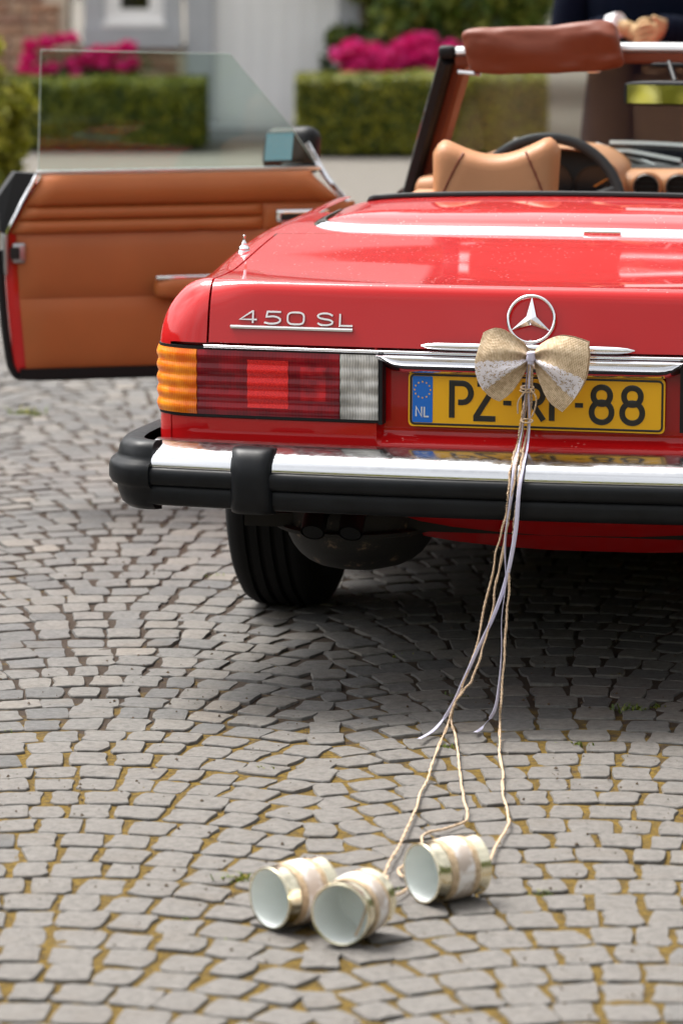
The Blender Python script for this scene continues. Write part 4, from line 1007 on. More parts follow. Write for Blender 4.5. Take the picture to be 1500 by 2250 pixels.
def bow_side(edge_top, edge_low, outer, seed, lv0, lv1):
    pos, nu, nv = lobe(edge_top, edge_low, outer, .030, seed, '')
    mb = MB(); U = []
    for lay in (0, 1):
        P = [pos(i, j, lay) for j in range(nv) for i in range(nu)]
        mb.add(P, grid(P, nu, nv, flip=(lay == 1))); U += [(i / (nu - 1) * .11, j / (nv - 1) * .15) for j in range(nv) for i in range(nu)]
    LB = obj('bow_loop', mb.v, mb.f, 'burlap', BOW, angle=180, uvs=U)
    P = []; UU = []; n2 = 16
    for j in range(n2):
        for i in range(nu):
            u = i / (nu - 1); sc = .022 * abs(math.sin(u * 26)) if j in (0, n2 - 1) else 0
            v = lv0(u) + (lv1(u) - lv0(u)) * j / (n2 - 1) + (-sc if j == 0 else sc)
            fj = max(0, min(nv - 1.001, v * (nv - 1))); j0 = int(fj); p = pos(i, j0, 0).lerp(pos(i, j0 + 1, 0), fj - j0)
            P.append(p + Vector((0, -.0022, 0))); UU.append((u * .11 * 10, v * .15 * 10))
    obj('lace_band', P, grid(P, nu, n2), 'lace', LB, angle=180, uvs=UU)
bow_side([(.009, .7424), (-.0032, .7596), (-.0218, .773), (-.0404, .7845), (-.0637, .7904), (-.085, .7826)],
         [(.0064, .7202), (-.0073, .6921), (-.0303, .6591), (-.0516, .6428)],
         [(-.085, .7826), (-.0959, .7408), (-.0995, .7175), (-.0909, .6807), (-.0721, .6553), (-.0516, .6428)], .4, lambda u: .56 - .16 * u, lambda u: .64 + .11 * u)
bow_side([(.0154, .7425), (.0264, .7575), (.0448, .7699), (.0706, .7788), (.1001, .7758), (.1278, .7673)],
         [(.0175, .7177), (.0298, .6838), (.0486, .6473), (.0766, .625)],
         [(.1278, .7673), (.1291, .7324), (.1221, .6908), (.1013, .6534), (.0766, .625)], 1.9, lambda u: .50 - .02 * u, lambda u: .60 + .15 * u)
obj('bow_knot', *rbox(KNOT + Vector((0, -.012, .0)), (.016, .030, .026), .008, disp=lambda q, h: q * (1 + .12 * math.sin(q.z * 900))), 'ribbon', BOW, angle=180)
TW1 = [(0.0062, -0.0694, 0.7339), (0.0041, -0.065, 0.6733), (-0.0137, -0.0477, 0.587), (-0.0189, -0.06, 0.5467), (-0.0133, -0.125, 0.5416), (-0.0124, -0.165, 0.5225), (-0.0138, -0.1861, 0.4864), (-0.0172, -0.1889, 0.4412), (-0.0289, -0.1942, 0.3864), (-0.0422, -0.2, 0.3222), (-0.0572, -0.218, 0.2416), (-0.0693, -0.2371, 0.1707), (-0.0871, -0.2657, 0.1015), (-0.1001, -0.28, 0.0669), (-0.1169, -0.3297, 0.012), (-0.0948, -0.5714, 0.010), (-0.0731, -0.7982, 0.010), (-0.0559, -0.9948, 0.010), (-0.0424, -1.1478, 0.012), (-0.0313, -1.3109, 0.012), (-0.0220, -1.46, 0.016), (.012, -1.60, .05), (.030, -1.69, .052)]
TW2 = [(0.0089, -0.0694, 0.734), (0.0069, -0.065, 0.6733), (-0.0058, -0.045, 0.5961), (-0.0106, -0.06, 0.5469), (-0.004, -0.125, 0.5419), (-0.0032, -0.165, 0.5228), (-0.0053, -0.1873, 0.4776), (-0.0162, -0.1933, 0.3959), (-0.0352, -0.208, 0.2869), (-0.0417, -0.222, 0.2245), (-0.0567, -0.2407, 0.1626), (-0.0681, -0.2586, 0.1194), (-0.0826, -0.27, 0.0915), (-0.1047, -0.28, 0.0621), (-0.1172, -0.24, 0.018), (-0.0869, -0.3657, 0.011), (-0.0255, -0.6747, 0.010), (0.0135, -0.862, 0.010), (0.047, -1.0091, 0.010), (0.0343, -1.0707, 0.010), (0.0099, -1.11, 0.010), (-0.0096, -1.1479, 0.010), (0.0013, -1.2259, 0.010), (0.0189, -1.2781, 0.010), (0.0123, -1.3342, 0.011), (-0.0047, -1.3759, 0.011), (0.0, -1.43, 0.011), (.03, -1.47, .011), (.02, -1.56, .010), (-.02, -1.60, .012), (-.06, -1.63, .02), (-.075, -1.70, .045)]
TW3 = [(0.0126, -0.0694, 0.7341), (0.0134, -0.065, 0.6735), (0.0035, -0.045, 0.5964), (-0.0031, -0.06, 0.5471), (0.0043, -0.125, 0.5422), (0.006, -0.165, 0.523), (0.0039, -0.1873, 0.4779), (-0.0024, -0.1933, 0.3963), (-0.0087, -0.202, 0.3145), (-0.0103, -0.218, 0.2434), (-0.0112, -0.2479, 0.1474), (-0.0101, -0.28, 0.0707), (-0.0117, -0.29, 0.0244), (0.0106, -0.4288, 0.010), (0.0538, -0.6586, 0.010), (0.0773, -0.8048, 0.010), (0.1186, -0.9945, 0.010), (0.1275, -1.0963, 0.010), (0.1287, -1.1801, 0.011), (0.134, -1.2776, 0.012), (.142, -1.36, .02), (.150, -1.44, .05)]
RB1 = [(0.0089, -0.0691, 0.7293), (0.0066, -0.0655, 0.6638), (0.0063, -0.049, 0.5965), (0.0043, -0.062, 0.5483), (0.0107, -0.125, 0.5424), (0.0115, -0.167, 0.5232), (0.0075, -0.1893, 0.478), (0.0022, -0.1963, 0.3965), (-0.0138, -0.204, 0.3055), (-0.0356, -0.22, 0.2336), (-0.0628, -0.2371, 0.171), (-0.0877, -0.2621, 0.1101), (-0.112, -0.28, 0.0525), (-0.1397, -0.3045, 0.013), (-0.1552, -0.3963, 0.012)]
RB2 = [(0.0062, -0.0691, 0.7293), (0.0001, -0.0645, 0.6636), (-0.0068, -0.048, 0.5961), (-0.0143, -0.062, 0.5478), (-0.0077, -0.125, 0.5418), (-0.005, -0.167, 0.5227), (-0.0078, -0.1894, 0.4685), (-0.0185, -0.195, 0.3776), (-0.0153, -0.206, 0.2965), (-0.0205, -0.222, 0.2253), (-0.0171, -0.2407, 0.1642), (-0.0173, -0.2657, 0.1045), (-0.0238, -0.28, 0.0516), (-0.0491, -0.2775, 0.014), (-0.057, -0.3147, 0.012)]
rr = random.Random(21)
def twine(pts, label):
    P = spline(pts, 10); n = len(P); sd_ = rr.uniform(0, 99)
    P = [p + Vector((noise.noise((i * .17, sd_, 0)), .5 * noise.noise((i * .17, sd_, 4)), .15 * noise.noise((i * .2, sd_, 8)))) * .0038 for i, p in enumerate(P)]
    mb = MB()
    for ph in (0, math.pi):     # two twisted plies
        Q = []; L = 0
        for i, p in enumerate(P):
            if i: L += (P[i] - P[i - 1]).length
            t = (P[min(i + 1, n - 1)] - P[max(i - 1, 0)]).normalized(); a_ = t.orthogonal().normalized(); b_ = t.cross(a_); an = L / .013 * 6.283 + ph
            a_ = Vector((1, 0, 0)); b_ = t.cross(a_).normalized()
            Q.append(p + (a_ * math.cos(an) + b_ * math.sin(an)) * .0013)
        mb.tube(Q, .0018, 6)
    o = mb.build('twine', 'twine', None, angle=180); tag(o, label, 'twine', 'jute twines tied to the bow')
    fz = MB()
    for i in range(700):
        k_ = rr.randrange(2, n - 2); p = P[k_]; d_ = Vector((rr.gauss(0, 1), rr.gauss(0, 1), rr.gauss(0, 1))).normalized(); L = rr.uniform(.003, .011); e_ = Vector((rr.gauss(0, 1), rr.gauss(0, 1), rr.gauss(0, 1))).normalized()
        sdv = d_.cross(UP).normalized() * .00022; m_ = p + d_ * L * .5 + e_ * L * .12; q = p + d_ * L + e_ * L * .5
        fz.add([p - sdv, p + sdv, m_ + sdv, m_ - sdv, q], [(0, 1, 2, 3), (3, 2, 4)])
    f_ = fz.build('twine_fuzz', 'twine', o, smooth=False, kind='stuff')
twine(TW1, 'jute twine running straight from the bow to the middle can')
twine(TW2, 'jute twine kinking on the cobbles before the cans and ending at the left can')
twine(TW3, 'rightmost jute twine, lying wavy on the cobbles and ending behind the right can')
# loops of twine round the ribbon bundle
mb = MB()
for zc, r_ in ((.672, .010), (.666, .011), (.604, .009)):
    mb.tube([(.004 + r_ * math.cos(a_) * 1.3, -.066 + r_ * math.sin(a_) * .7, zc + .003 * math.sin(a_ * 1.0)) for a_ in lin(0, 2 * math.pi, 17)], .0019, 6, caps=False)
mb.tube(spline([(.012, -.078, .670), (.024, -.08, .655), (.022, -.078, .632), (.014, -.074, .612)], 5), .0018, 6); mb.tube(spline([(.004, -.078, .668), (-.012, -.08, .646), (-.013, -.078, .62)], 5), .0018, 6)
o = mb.build('twine_tie', 'twine', BOW, angle=180)
def ribbon(pts, label, tw):
    P = spline(pts, 8); n = len(P); V = []
    for i, p in enumerate(P):
        t = (P[min(i + 1, n - 1)] - P[max(i - 1, 0)]).normalized(); an = tw * math.sin(i * .045 + tw) * 1.1
        a_ = Vector((1, 0, 0)); a_ = (a_ - t * a_.dot(t)).normalized(); b_ = t.cross(a_); wv_ = (a_ * math.cos(an) + b_ * math.sin(an)) * .0042
        if p.z < .03: wv_ = Vector((-t.y, t.x, 0)).normalized() * .0042
        for k_ in (-1, -.45, .45, 1): V.append(p + wv_ * k_ + t.cross(wv_.normalized()) * (.0006 if abs(k_) < 1 else 0))
    o = obj('ribbon', V, grid(V, 4, n), 'ribbon', None, angle=180); tag(o, label, 'ribbon', 'pale ribbons hanging from the bow')
    md = o.modifiers.new('thickness', 'SOLIDIFY'); md.thickness = .0005
ribbon(RB1, 'long lilac-white ribbon curling left and ending on the cobbles', .8); ribbon(RB2, 'narrow lilac-white ribbon hanging behind, its tip beside the right twine', 1.5)
# tin cans, lying with the open end toward the viewer
CR, CL = .0495, .108
def make_can(label):
    r = root('tin_can', (0, 0, 0), label, 'tin can', 'tin cans tied to the car', local=True)
    M4 = Matrix.Translation((0, 0, CR + .006)) @ Matrix.Rotation(rad(-90), 4, 'X')          # lies along +Y, open end at -Y... z axis -> +Y
    pr = [(CR - .002, 0), (CR + .0008, -.0008), (CR + .0015, .0012), (CR, .004), (CR, .016)]
    for i in range(6): pr += [(CR - .0006, .030 + i * .009), (CR + .0002, .0345 + i * .009)]
    pr += [(CR, CL - .008), (CR + .0014, CL - .003), (CR + .0014, CL), (CR - .001, CL), (CR - .003, CL - .004), (.0008, CL - .004)]
    MB().lathe(pr, 48, M4).build('shell', 'can_gold', r, angle=35)
    MB().lathe([(CR - .0018, .0002), (CR - .0022, .01), (CR - .0024, CL - .010), (CR - .006, CL - .0065), (.0006, CL - .006)], 48, M4).build('lining', 'can_white', r, angle=40)
    def band(name, y0, y1, ro, mat, sc):
        v = []; n = 56; uv = []
        for j, (y, q) in enumerate(((y0, -.001), (y0, 0), (y0 + (y1 - y0) * .5, .0006), (y1, 0), (y1, -.001))):
            for i in range(n):
                a_ = 2 * math.pi * i / n; yy = y + (sc * math.sin(i * 1.6) if j in (0, 1) else (-sc * math.sin(i * 1.6 + 1) if j > 2 else 0))
                v.append(M4 @ Vector(((CR + ro + q) * math.cos(a_), (CR + ro + q) * math.sin(a_), yy))); uv.append((i / n * .31 * (10 if mat == 'lace' else 1), yy * (10 if mat == 'lace' else 1)))
        obj(name, v, grid(v, n, 5, closeu=True), mat, r, angle=60, uvs=uv)
    band('burlap_band', .028, .086, .0012, 'burlap', .0006); band('lace_band', .041, .073, .0024, 'lace_solid', .0006)
    return r
k = NT('lace_solid'); uv = k.coord('UV'); nz = k.noise(uv, 26, 3)
k.l(k.ramp(nz, (.42, (.50, .42, .36)), (.52, (.80, .77, .76))), k.b.inputs['Base Color']); k.set(Roughness=.8); M['lace_solid'] = k.m
def can_yaw(deg): # axis (open end -> bottom) turned right of the line of sight
    d_ = AX * math.cos(rad(deg)) + RT * math.sin(rad(deg)); return math.atan2(d_.y, d_.x) - math.pi / 2
cn = make_can('gold tin can on the left with burlap and lace, open end up front')
cn.location = (-.146, -1.79, 0); cn.rotation_euler = (0, 0, can_yaw(49))
cn.rotation_euler[1] = .3
c2 = copy_thing(cn, (-.014, -1.865, 0), can_yaw(24), 'frontmost tin can whose white inside shows a short twine end'); c2.rotation_euler[1] = 0
c3 = copy_thing(cn, (.066, -1.585, 0), can_yaw(55), 'gold tin can on the right, set back from the other two'); c3.rotation_euler[1] = 0
cn.rotation_euler[1] = 0
d_ = AX * math.cos(rad(24)) + RT * math.sin(rad(24)); cb = Vector((-.014, -1.865, 0))
mb = MB(); mb.tube(spline([cb + d_ * .10 + UP * .055, cb + d_ * .07 + RT * .012 + UP * .045, cb + d_ * .045 + RT * .012 + UP * .022, cb + d_ * .04 + RT * .008 + UP * .0105], 4), .0022, 6)
o = mb.build('twine_end', 'twine', None); tag(o, 'short end of twine inside the frontmost can', 'twine')

# ------------------------------------------------------------------ background: house, hedges, shrubs, person
def leaves(mb, pts, size, rr, aspect=.5, up_bias=.3):
    for p, nrm in pts:
        n_ = (Vector((rr.gauss(0, 1), rr.gauss(0, 1), rr.gauss(0, 1))).normalized() * .8 + nrm + UP * up_bias).normalized()
        a_ = n_.orthogonal().normalized(); b_ = n_.cross(a_); t = rr.uniform(0, 6.28); a_, b_ = a_ * math.cos(t) + b_ * math.sin(t), b_ * math.cos(t) - a_ * math.sin(t)
        s_ = size * rr.uniform(.7, 1.35); w_ = s_ * aspect
        mb.add([p - a_ * s_, p + b_ * w_ + n_ * s_ * .12, p + a_ * s_, p - b_ * w_ + n_ * s_ * .12], [(0, 1, 2, 3)])
def hedge(q0, q1, d0, d1, h, label, n, seed, mat='leaf_box'):
    rr = random.Random(seed); c = cw((q0 + q1) / 2, (d0 + d1) / 2, 0); r = root('box_hedge', c, label, 'hedge', 'clipped box hedges in front of the house')
    pts = []
    A = [('f', (q1 - q0) * h), ('b', (q1 - q0) * h * .4), ('t', (q1 - q0) * (d1 - d0)), ('l', (d1 - d0) * h), ('r', (d1 - d0) * h)]; tot = sum(a for _, a in A)
    for nm, ar in A:
        for i in range(int(n * ar / tot)):
            u, v = rr.random(), rr.random(); dep = abs(rr.gauss(0, .035)) - .012
            if nm in 'fb':
                q = q0 + (q1 - q0) * u; z = h * v; bump = .03 * noise.noise((q * 3, z * 3, seed)); d_ = (d0 + dep - bump) if nm == 'f' else (d1 - dep); nn = -AX if nm == 'f' else AX
            elif nm == 't': q = q0 + (q1 - q0) * u; d_ = d0 + (d1 - d0) * v; z = h - dep + .025 * noise.noise((q * 3, d_ * 3, seed)); nn = UP
            else: q = (q0 + dep) if nm == 'l' else (q1 - dep); d_ = d0 + (d1 - d0) * u; z = h * v; nn = -RT if nm == 'l' else RT
            pts.append((cw(q, d_, z), nn))
    mb = MB(); leaves(mb, pts, .020, rr); mb.build('foliage', mat, r, smooth=False)
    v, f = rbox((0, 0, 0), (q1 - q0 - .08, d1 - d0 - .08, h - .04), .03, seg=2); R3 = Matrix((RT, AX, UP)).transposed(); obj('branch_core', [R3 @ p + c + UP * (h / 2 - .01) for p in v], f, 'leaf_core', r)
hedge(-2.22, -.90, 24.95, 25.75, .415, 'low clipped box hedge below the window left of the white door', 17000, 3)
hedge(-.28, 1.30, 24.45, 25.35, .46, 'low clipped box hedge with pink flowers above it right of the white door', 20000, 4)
# house
HW = 26.3
HS = root('brick_house', cw(-1.6, HW, 0), 'brick house with bluestone window surround and white door', 'house')
def hq(q, d_, z): return cw(q, HW + d_, z)
def hbox(name, q0, q1, d0, d1, z0, z1, mat, parent, **kw):
    V = [hq(q, d_, z) for z in (z0, z1) for d_ in (d0, d1) for q in (q0, q1)]
    return obj(name, V, [(0, 2, 3, 1), (4, 5, 7, 6), (0, 1, 5, 4), (2, 6, 7, 3), (0, 4, 6, 2), (1, 3, 7, 5)], mat, parent, smooth=False, **kw)
WALL = hbox('wall', -3.605, -1.86, .012, .40, -.05, 1.66, 'mortar', HS)
hbox('wall', -7, -3.606, .0, .40, -.05, 2.6, 'brick_far', HS); hbox('wall', -3.605, -1.86, .0, .40, 1.661, 2.6, 'brick_far', HS)
hbox('wall', -1.0, .40, .10, .45, 2.5, 2.6, 'mortar', HS); hbox('wall', .12, .40, .05, .45, -.05, 2.5, 'mortar', HS)
hbox('wall', -1.86, -1.06, .012, .40, -.05, .60, 'mortar', HS); hbox('wall', -1.86, -1.06, .012, .40, 2.2, 2.6, 'mortar', HS)
rr = random.Random(2); bl, bh = .215, .063
def brick_mesh(L):
    v, f = rbox((0, 0, 0), (L, .03, bh), .006, seg=1); me = bpy.data.meshes.new('brick'); me.from_pydata([tuple(p) for p in v], [], f); me.materials.append(M['brick']); me.shade_smooth(); return me
BM = {L: brick_mesh(L) for L in (bl, .10)}
off = ORG[HS.name]; nb = 0
for row in range(0, 22):
    z = .02 + row * .075; q = -3.6 + (.115 if row % 2 else 0)
    while q < -1.06 and nb < 290:
        L = bl if rr.random() < .7 else .10
        ok = True
        for a_, b_, z0, z1 in ((-1.87, -1.11, .585, 3),):
            if q + L > a_ and q < b_ and z + bh / 2 > z0: ok = False
        if q + L > -1.065: ok = False
        if ok and (z > .20):
            o = bpy.data.objects.new('brick', BM[L]); link(o, HS); p = hq(q + L / 2, .010 + rr.uniform(-.004, .003), z); o.location = p - off; o.rotation_euler = (rr.uniform(-.01, .01), rr.uniform(-.012, .012), YAW + rr.uniform(-.01, .01)); nb += 1
        q += L + .012
def roofpts(z0, z1, d0, d1): return [hq(-7.2, d0, z0), hq(.55, d0, z0), hq(.55, d1, z1), hq(-7.2, d1, z1)]
obj('roof', roofpts(2.58, 5.0, -.25, 3.5) + [p + UP * .12 for p in roofpts(2.58, 5.0, -.25, 3.5)], [(0, 1, 2, 3), (7, 6, 5, 4), (0, 4, 5, 1), (1, 5, 6, 2), (2, 6, 7, 3), (3, 7, 4, 0)], 'roof_tile', HS, smooth=False)
# window with stone surround
q0, q1 = -1.745, -1.09
WN = hbox('window', q0, q0 + .135, -.03, .12, .602, 2.1, 'bluestone', HS)
hbox('surround_post', q1 - .115, q1, -.03, .12, .602, 2.1, 'bluestone', WN); hbox('sill_stone', q0 - .008, q1 + .006, -.055, .12, .585, .725, 'bluestone', WN); hbox('lintel', q0 - .01, q1 + .01, -.032, .12, 2.1, 2.3, 'bluestone', WN)
hbox('frame_bottom', q0 + .137, q1 - .117, .0, .08, .7252, .845, 'white_paint', WN); hbox('frame_post', q0 + .137, q0 + .245, .0, .08, .846, 2.09, 'white_paint', WN); hbox('frame_post', q1 - .215, q1 - .117, .0, .08, .846, 2.09, 'white_paint', WN)
hbox('sill_board', q0 + .12, q1 - .10, -.06, .0, .727, .755, 'white_paint', WN)
hbox('pane', q0 + .246, q1 - .216, .03, .035, .846, 2.09, 'pane_glass', WN); hbox('room', q0 + .20, q1 - .18, .13, .40, .80, 2.15, 'dark_room', WN)
# door with stone jambs
DJ = hbox('door_jamb', -1.055, -.87, -.02, .30, -.04, 2.3, 'bluestone', HS); hbox('door_jamb', -.02, .12, -.02, .30, -.04, 2.3, 'bluestone', HS); hbox('lintel', -1.055, .12, -.022, .30, 2.3, 2.5, 'bluestone', HS)
FD = hbox('front_door', -.868, -.022, .06, .11, .0, 2.3, 'white_paint', HS)
for i in range(7): hbox('door_board', -.866 + i * .1205, -.866 + i * .1205 + .1175, .052, .0595, .02, 2.29, 'white_paint', FD)
hbox('door_handle', -.84, -.82, .01, .05, .98, 1.10, 'rim_metal', FD); hbox('doorstep', -1.0, .1, -.35, .0, -.03, .06, 'bluestone', HS)
# rhododendrons with pink trusses
def ball_leaves(c, r3, n, size, mat, rr, parent, name, shell=.55, aspect=.45):
    pts = []
    for i in range(n):
        d_ = Vector((rr.gauss(0, 1), rr.gauss(0, 1), rr.gauss(0, 1))).normalized(); k_ = shell + (1 - shell) * rr.random() ** .6; k_ *= 1 + .25 * noise.noise(d_ * 2.2 + Vector(c))
        p = Vector((d_.x * r3[0], d_.y * r3[1], d_.z * r3[2])) * k_; pts.append((Vector(c) + RT * p.x + AX * p.y + UP * p.z, d_))
    mb = MB(); leaves(mb, pts, size, rr, aspect); return mb.build(name, mat, parent, smooth=False)
def flowers(r, spots, rr, size=.028):
    for (q, d_, z, rad_) in spots:
        ball_leaves(cw(q, d_, z), (rad_ * 1.15, rad_, rad_ * .8), int(110 * (rad_ / .1) ** 1.5) + 40, size, 'petal', rr, r, 'flower_truss', .35, .8)
rr = random.Random(31)
def stems(r, base, tops):
    mb = MB()
    for t in tops: b = Vector(base); t = Vector(t); mb.tube(spline([b, b.lerp(t, .5) + Vector((rr.uniform(-.1, .1), 0, .05)), t], 4), [.018 * (1 - .6 * i / 8) for i in range(9)], 6)
    mb.build('stem', 'bark', r)
RH = root('rhododendron', cw(-1.75, 25.95, 0), 'sparse shrub with bright pink flower heads under the house window', 'flowering shrub', 'rhododendrons behind the hedges')
sx_ = lambda px: (px - 750) / 324.5; zy = lambda py: 1.67 - (py + 250) / 324.5
spotsL = [(75, 90, .045), (110, 85, .045), (140, 80, .04), (165, 75, .035), (70, 120, .05), (65, 145, .05), (95, 148, .05), (120, 140, .04), (170, 130, .05), (200, 120, .06), (175, 155, .045), (230, 128, .06), (255, 105, .05), (285, 95, .045), (270, 140, .05), (295, 128, .04), (220, 105, .045)]
flowers(RH, [(sx_(a), 25.92, zy(b), r_) for a, b, r_ in spotsL], rr)
ball_leaves(cw(sx_(190), 26.02, .36), (.50, .14, .20), 380, .05, 'leaf_dark', rr, RH, 'foliage', .2)
stems(RH, cw(sx_(180), 26.0, 0), [cw(sx_(a), 25.95, zy(b)) for a, b, r_ in spotsL[::3]])
RH2 = root('rhododendron', cw(.42, 25.9, 0), 'leafy shrub carrying a dense band of bright pink flowers over the right hedge', 'flowering shrub', 'rhododendrons behind the hedges')
spotsR = [(745, 110, .06), (775, 95, .08), (790, 125, .07), (770, 140, .05), (820, 105, .08), (850, 115, .08), (835, 135, .06), (880, 95, .075), (905, 80, .07), (935, 78, .06), (870, 130, .06), (900, 115, .08), (930, 105, .08), (960, 110, .07), (985, 100, .08), (1010, 110, .07), (975, 130, .05), (945, 135, .045), (790, 155, .03), (870, 158, .025), (1035, 100, .07), (1060, 115, .06)]
flowers(RH2, [(sx_(a), 25.75, zy(b), r_) for a, b, r_ in spotsR], rr)
ball_leaves(cw(.45, 25.95, .50), (.62, .20, .32), 1500, .055, 'leaf_dark', rr, RH2, 'foliage', .3)
stems(RH2, cw(.45, 26.0, 0), [cw(sx_(a), 25.8, zy(b)) for a, b, r_ in spotsR[::4]])
def tree(name, q, d_, h, r3, n, size, mat, label, seed, trunk=.06, cat='tree', zc=None, group=None, limbs=6):
    rr = random.Random(seed); r = root(name, cw(q, d_, 0), label, cat, group); zc = zc or h * .62
    mb = MB(); b = cw(q, d_, -.04); top = cw(q + rr.uniform(-.1, .1), d_, zc + r3[2] * .3)
    mb.tube(spline([b, b.lerp(top, .5) + RT * rr.uniform(-.06, .06), top], 5), [trunk * (1 - .07 * i) for i in range(11)], 10)
    for i in range(limbs):
        a_ = i * 2.4; s_ = b.lerp(top, .45 + .08 * i); e_ = cw(q + math.cos(a_) * r3[0] * .7, d_ + math.sin(a_) * r3[1] * .7, zc + r3[2] * rr.uniform(-.2, .6)); mb.tube(spline([s_, s_.lerp(e_, .5) + UP * .1, e_], 4), [trunk * .5 * (1 - .09 * k_) for k_ in range(9)], 6)
    mb.build('trunk', 'bark', r)
    cl = MB(); pts = []
    nc = max(12, int(n / 140))
    for c in range(nc):
        dd = Vector((rr.gauss(0, 1), rr.gauss(0, 1), rr.gauss(0, 1))).normalized() * rr.random() ** .35; cc = Vector((dd.x * r3[0], dd.y * r3[1], dd.z * r3[2])); cr = rr.uniform(.16, .34) * (r3[0] * r3[1] * r3[2]) ** (1 / 3)
        for i in range(int(n / nc)):
            e_ = Vector((rr.gauss(0, 1), rr.gauss(0, 1), rr.gauss(0, .8))).normalized() * rr.random() ** .5 * cr + cc; pts.append((cw(q, d_, zc) + RT * e_.x + AX * e_.y + UP * e_.z, dd))
    leaves(cl, pts, size, rr, .5); cl.build('crown', mat, r, smooth=False); return r
tree('shrub_tree', .74, 26.10, 2.6, (.92, .26, .95), 26000, .050, 'leaf_shrub', 'large dark green leafy shrub behind the pink flowers', 41, .05, 'shrub', 1.15)
tree('conifer_bush', -1.68, 17.2, 1.1, (.27, .27, .56), 15000, .030, 'leaf_yellow', 'yellow-green clipped bush at the left edge of the picture', 42, .04, 'bush', .46, limbs=4)
for i, (q, d_, h, lb) in enumerate(((5.5, 40, 7, 'broad tree beyond the courtyard far right'), (1.8, 46, 8, 'tall tree at the end of the courtyard behind the standing man'), (9.5, 36, 6, 'outermost tree on the far right of the courtyard'))):
    tree('courtyard_tree', q, d_, h, (3.6, 3.0, 4.6), 9000, .22, 'leaf_dark', lb, 50 + i, .25, 'tree', 6.4, 'trees around the courtyard')  # crowns enlarged so the rear deck reflects dark shapes
for i, (q, d_, lb) in enumerate(((-7.5, 33, 'unseen tree added far left, darkening the reflected sky'), (-3.2, 34.5, 'unseen tree added above the window, darkening the reflected sky'), (.6, 33.5, 'unseen tree added behind the door, darkening the reflected sky'), (4.2, 36, 'unseen tree added right of the house, darkening the reflected sky'))):
    tree('sky_block_tree', q, d_, 10, (2.6, 2.2, 3.6), 6500, .22, 'leaf_dark', lb, 80 + i, .22, 'tree', 6.0, 'unseen trees added behind the house')  # trees added unseen to darken the horizon that the deck reflects
# tall hedges added out of view to block low sky; mirror shows rear one
def tall_hedge(a, b, h, th, label, mat, seed):
    rr = random.Random(seed); a, b = Vector((*a, 0)), Vector((*b, 0)); c = (a + b) / 2; r = root('tall_hedge', c, label, 'hedge', 'tall hedges around the courtyard')
    t = (b - a).normalized(); n_ = Vector((-t.y, t.x, 0)); L = (b - a).length; pts = []
    for i in range(int(L * h * (190 if mat == 'leaf_yellow' else 95))):
        u, v, sgn = rr.random(), rr.random(), rr.choice((-1, 1)); pts.append((a + t * L * u + n_ * sgn * (th / 2 + rr.gauss(0, .08) + .12 * noise.noise((u * L, v * h, seed))) + UP * h * v, n_ * sgn))
    for i in range(int(L * th * 60)): pts.append((a + t * L * rr.random() + n_ * th * rr.uniform(-.5, .5) + UP * (h + rr.gauss(0, .08)), UP))
    mb = MB(); leaves(mb, pts, .12, rr); mb.build('foliage', mat, r, smooth=False)
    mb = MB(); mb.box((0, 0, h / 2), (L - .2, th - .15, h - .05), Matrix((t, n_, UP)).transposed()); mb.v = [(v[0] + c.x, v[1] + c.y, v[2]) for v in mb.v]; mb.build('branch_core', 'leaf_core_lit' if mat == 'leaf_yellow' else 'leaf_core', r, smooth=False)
tall_hedge((-9, -16), (9, -16), 3.6, 1.0, 'tall yellow-green hedge behind the photographer, reflected in the mirror', 'leaf_yellow', 71)
tall_hedge((-9.5, -15), (-9.5, 9), 2.6, 1.0, 'tall unseen hedge added on the left to block low sky', 'leaf_tree', 72)
tall_hedge((9.5, -15), (9.5, 26), 3.4, 1.0, 'tall unseen hedge added on the right to block low sky', 'leaf_tree', 73)

# distant wood closing the horizon
rr = random.Random(91); pts = []
for i in range(9000):
    a_ = rr.uniform(-1.25, 1.25); d_ = 62 + rr.uniform(0, 6); h_ = 7 + 3.5 * noise.noise((a_ * 9, 2, 5)) + 1.5 * noise.noise((a_ * 40, 7, 5))
    pts.append((CAM * 1 + (AX * math.cos(a_) + RT * math.sin(a_)) * d_ + UP * (h_ * rr.random() ** .8 - CAM.z), -AX))
mb = MB(); leaves(mb, pts, .75, rr); DW = mb.build('distant_wood', 'leaf_tree', None, smooth=False, kind='stuff'); DW['label'] = 'green wood closing the view far beyond the courtyard'; DW['category'] = 'wood'
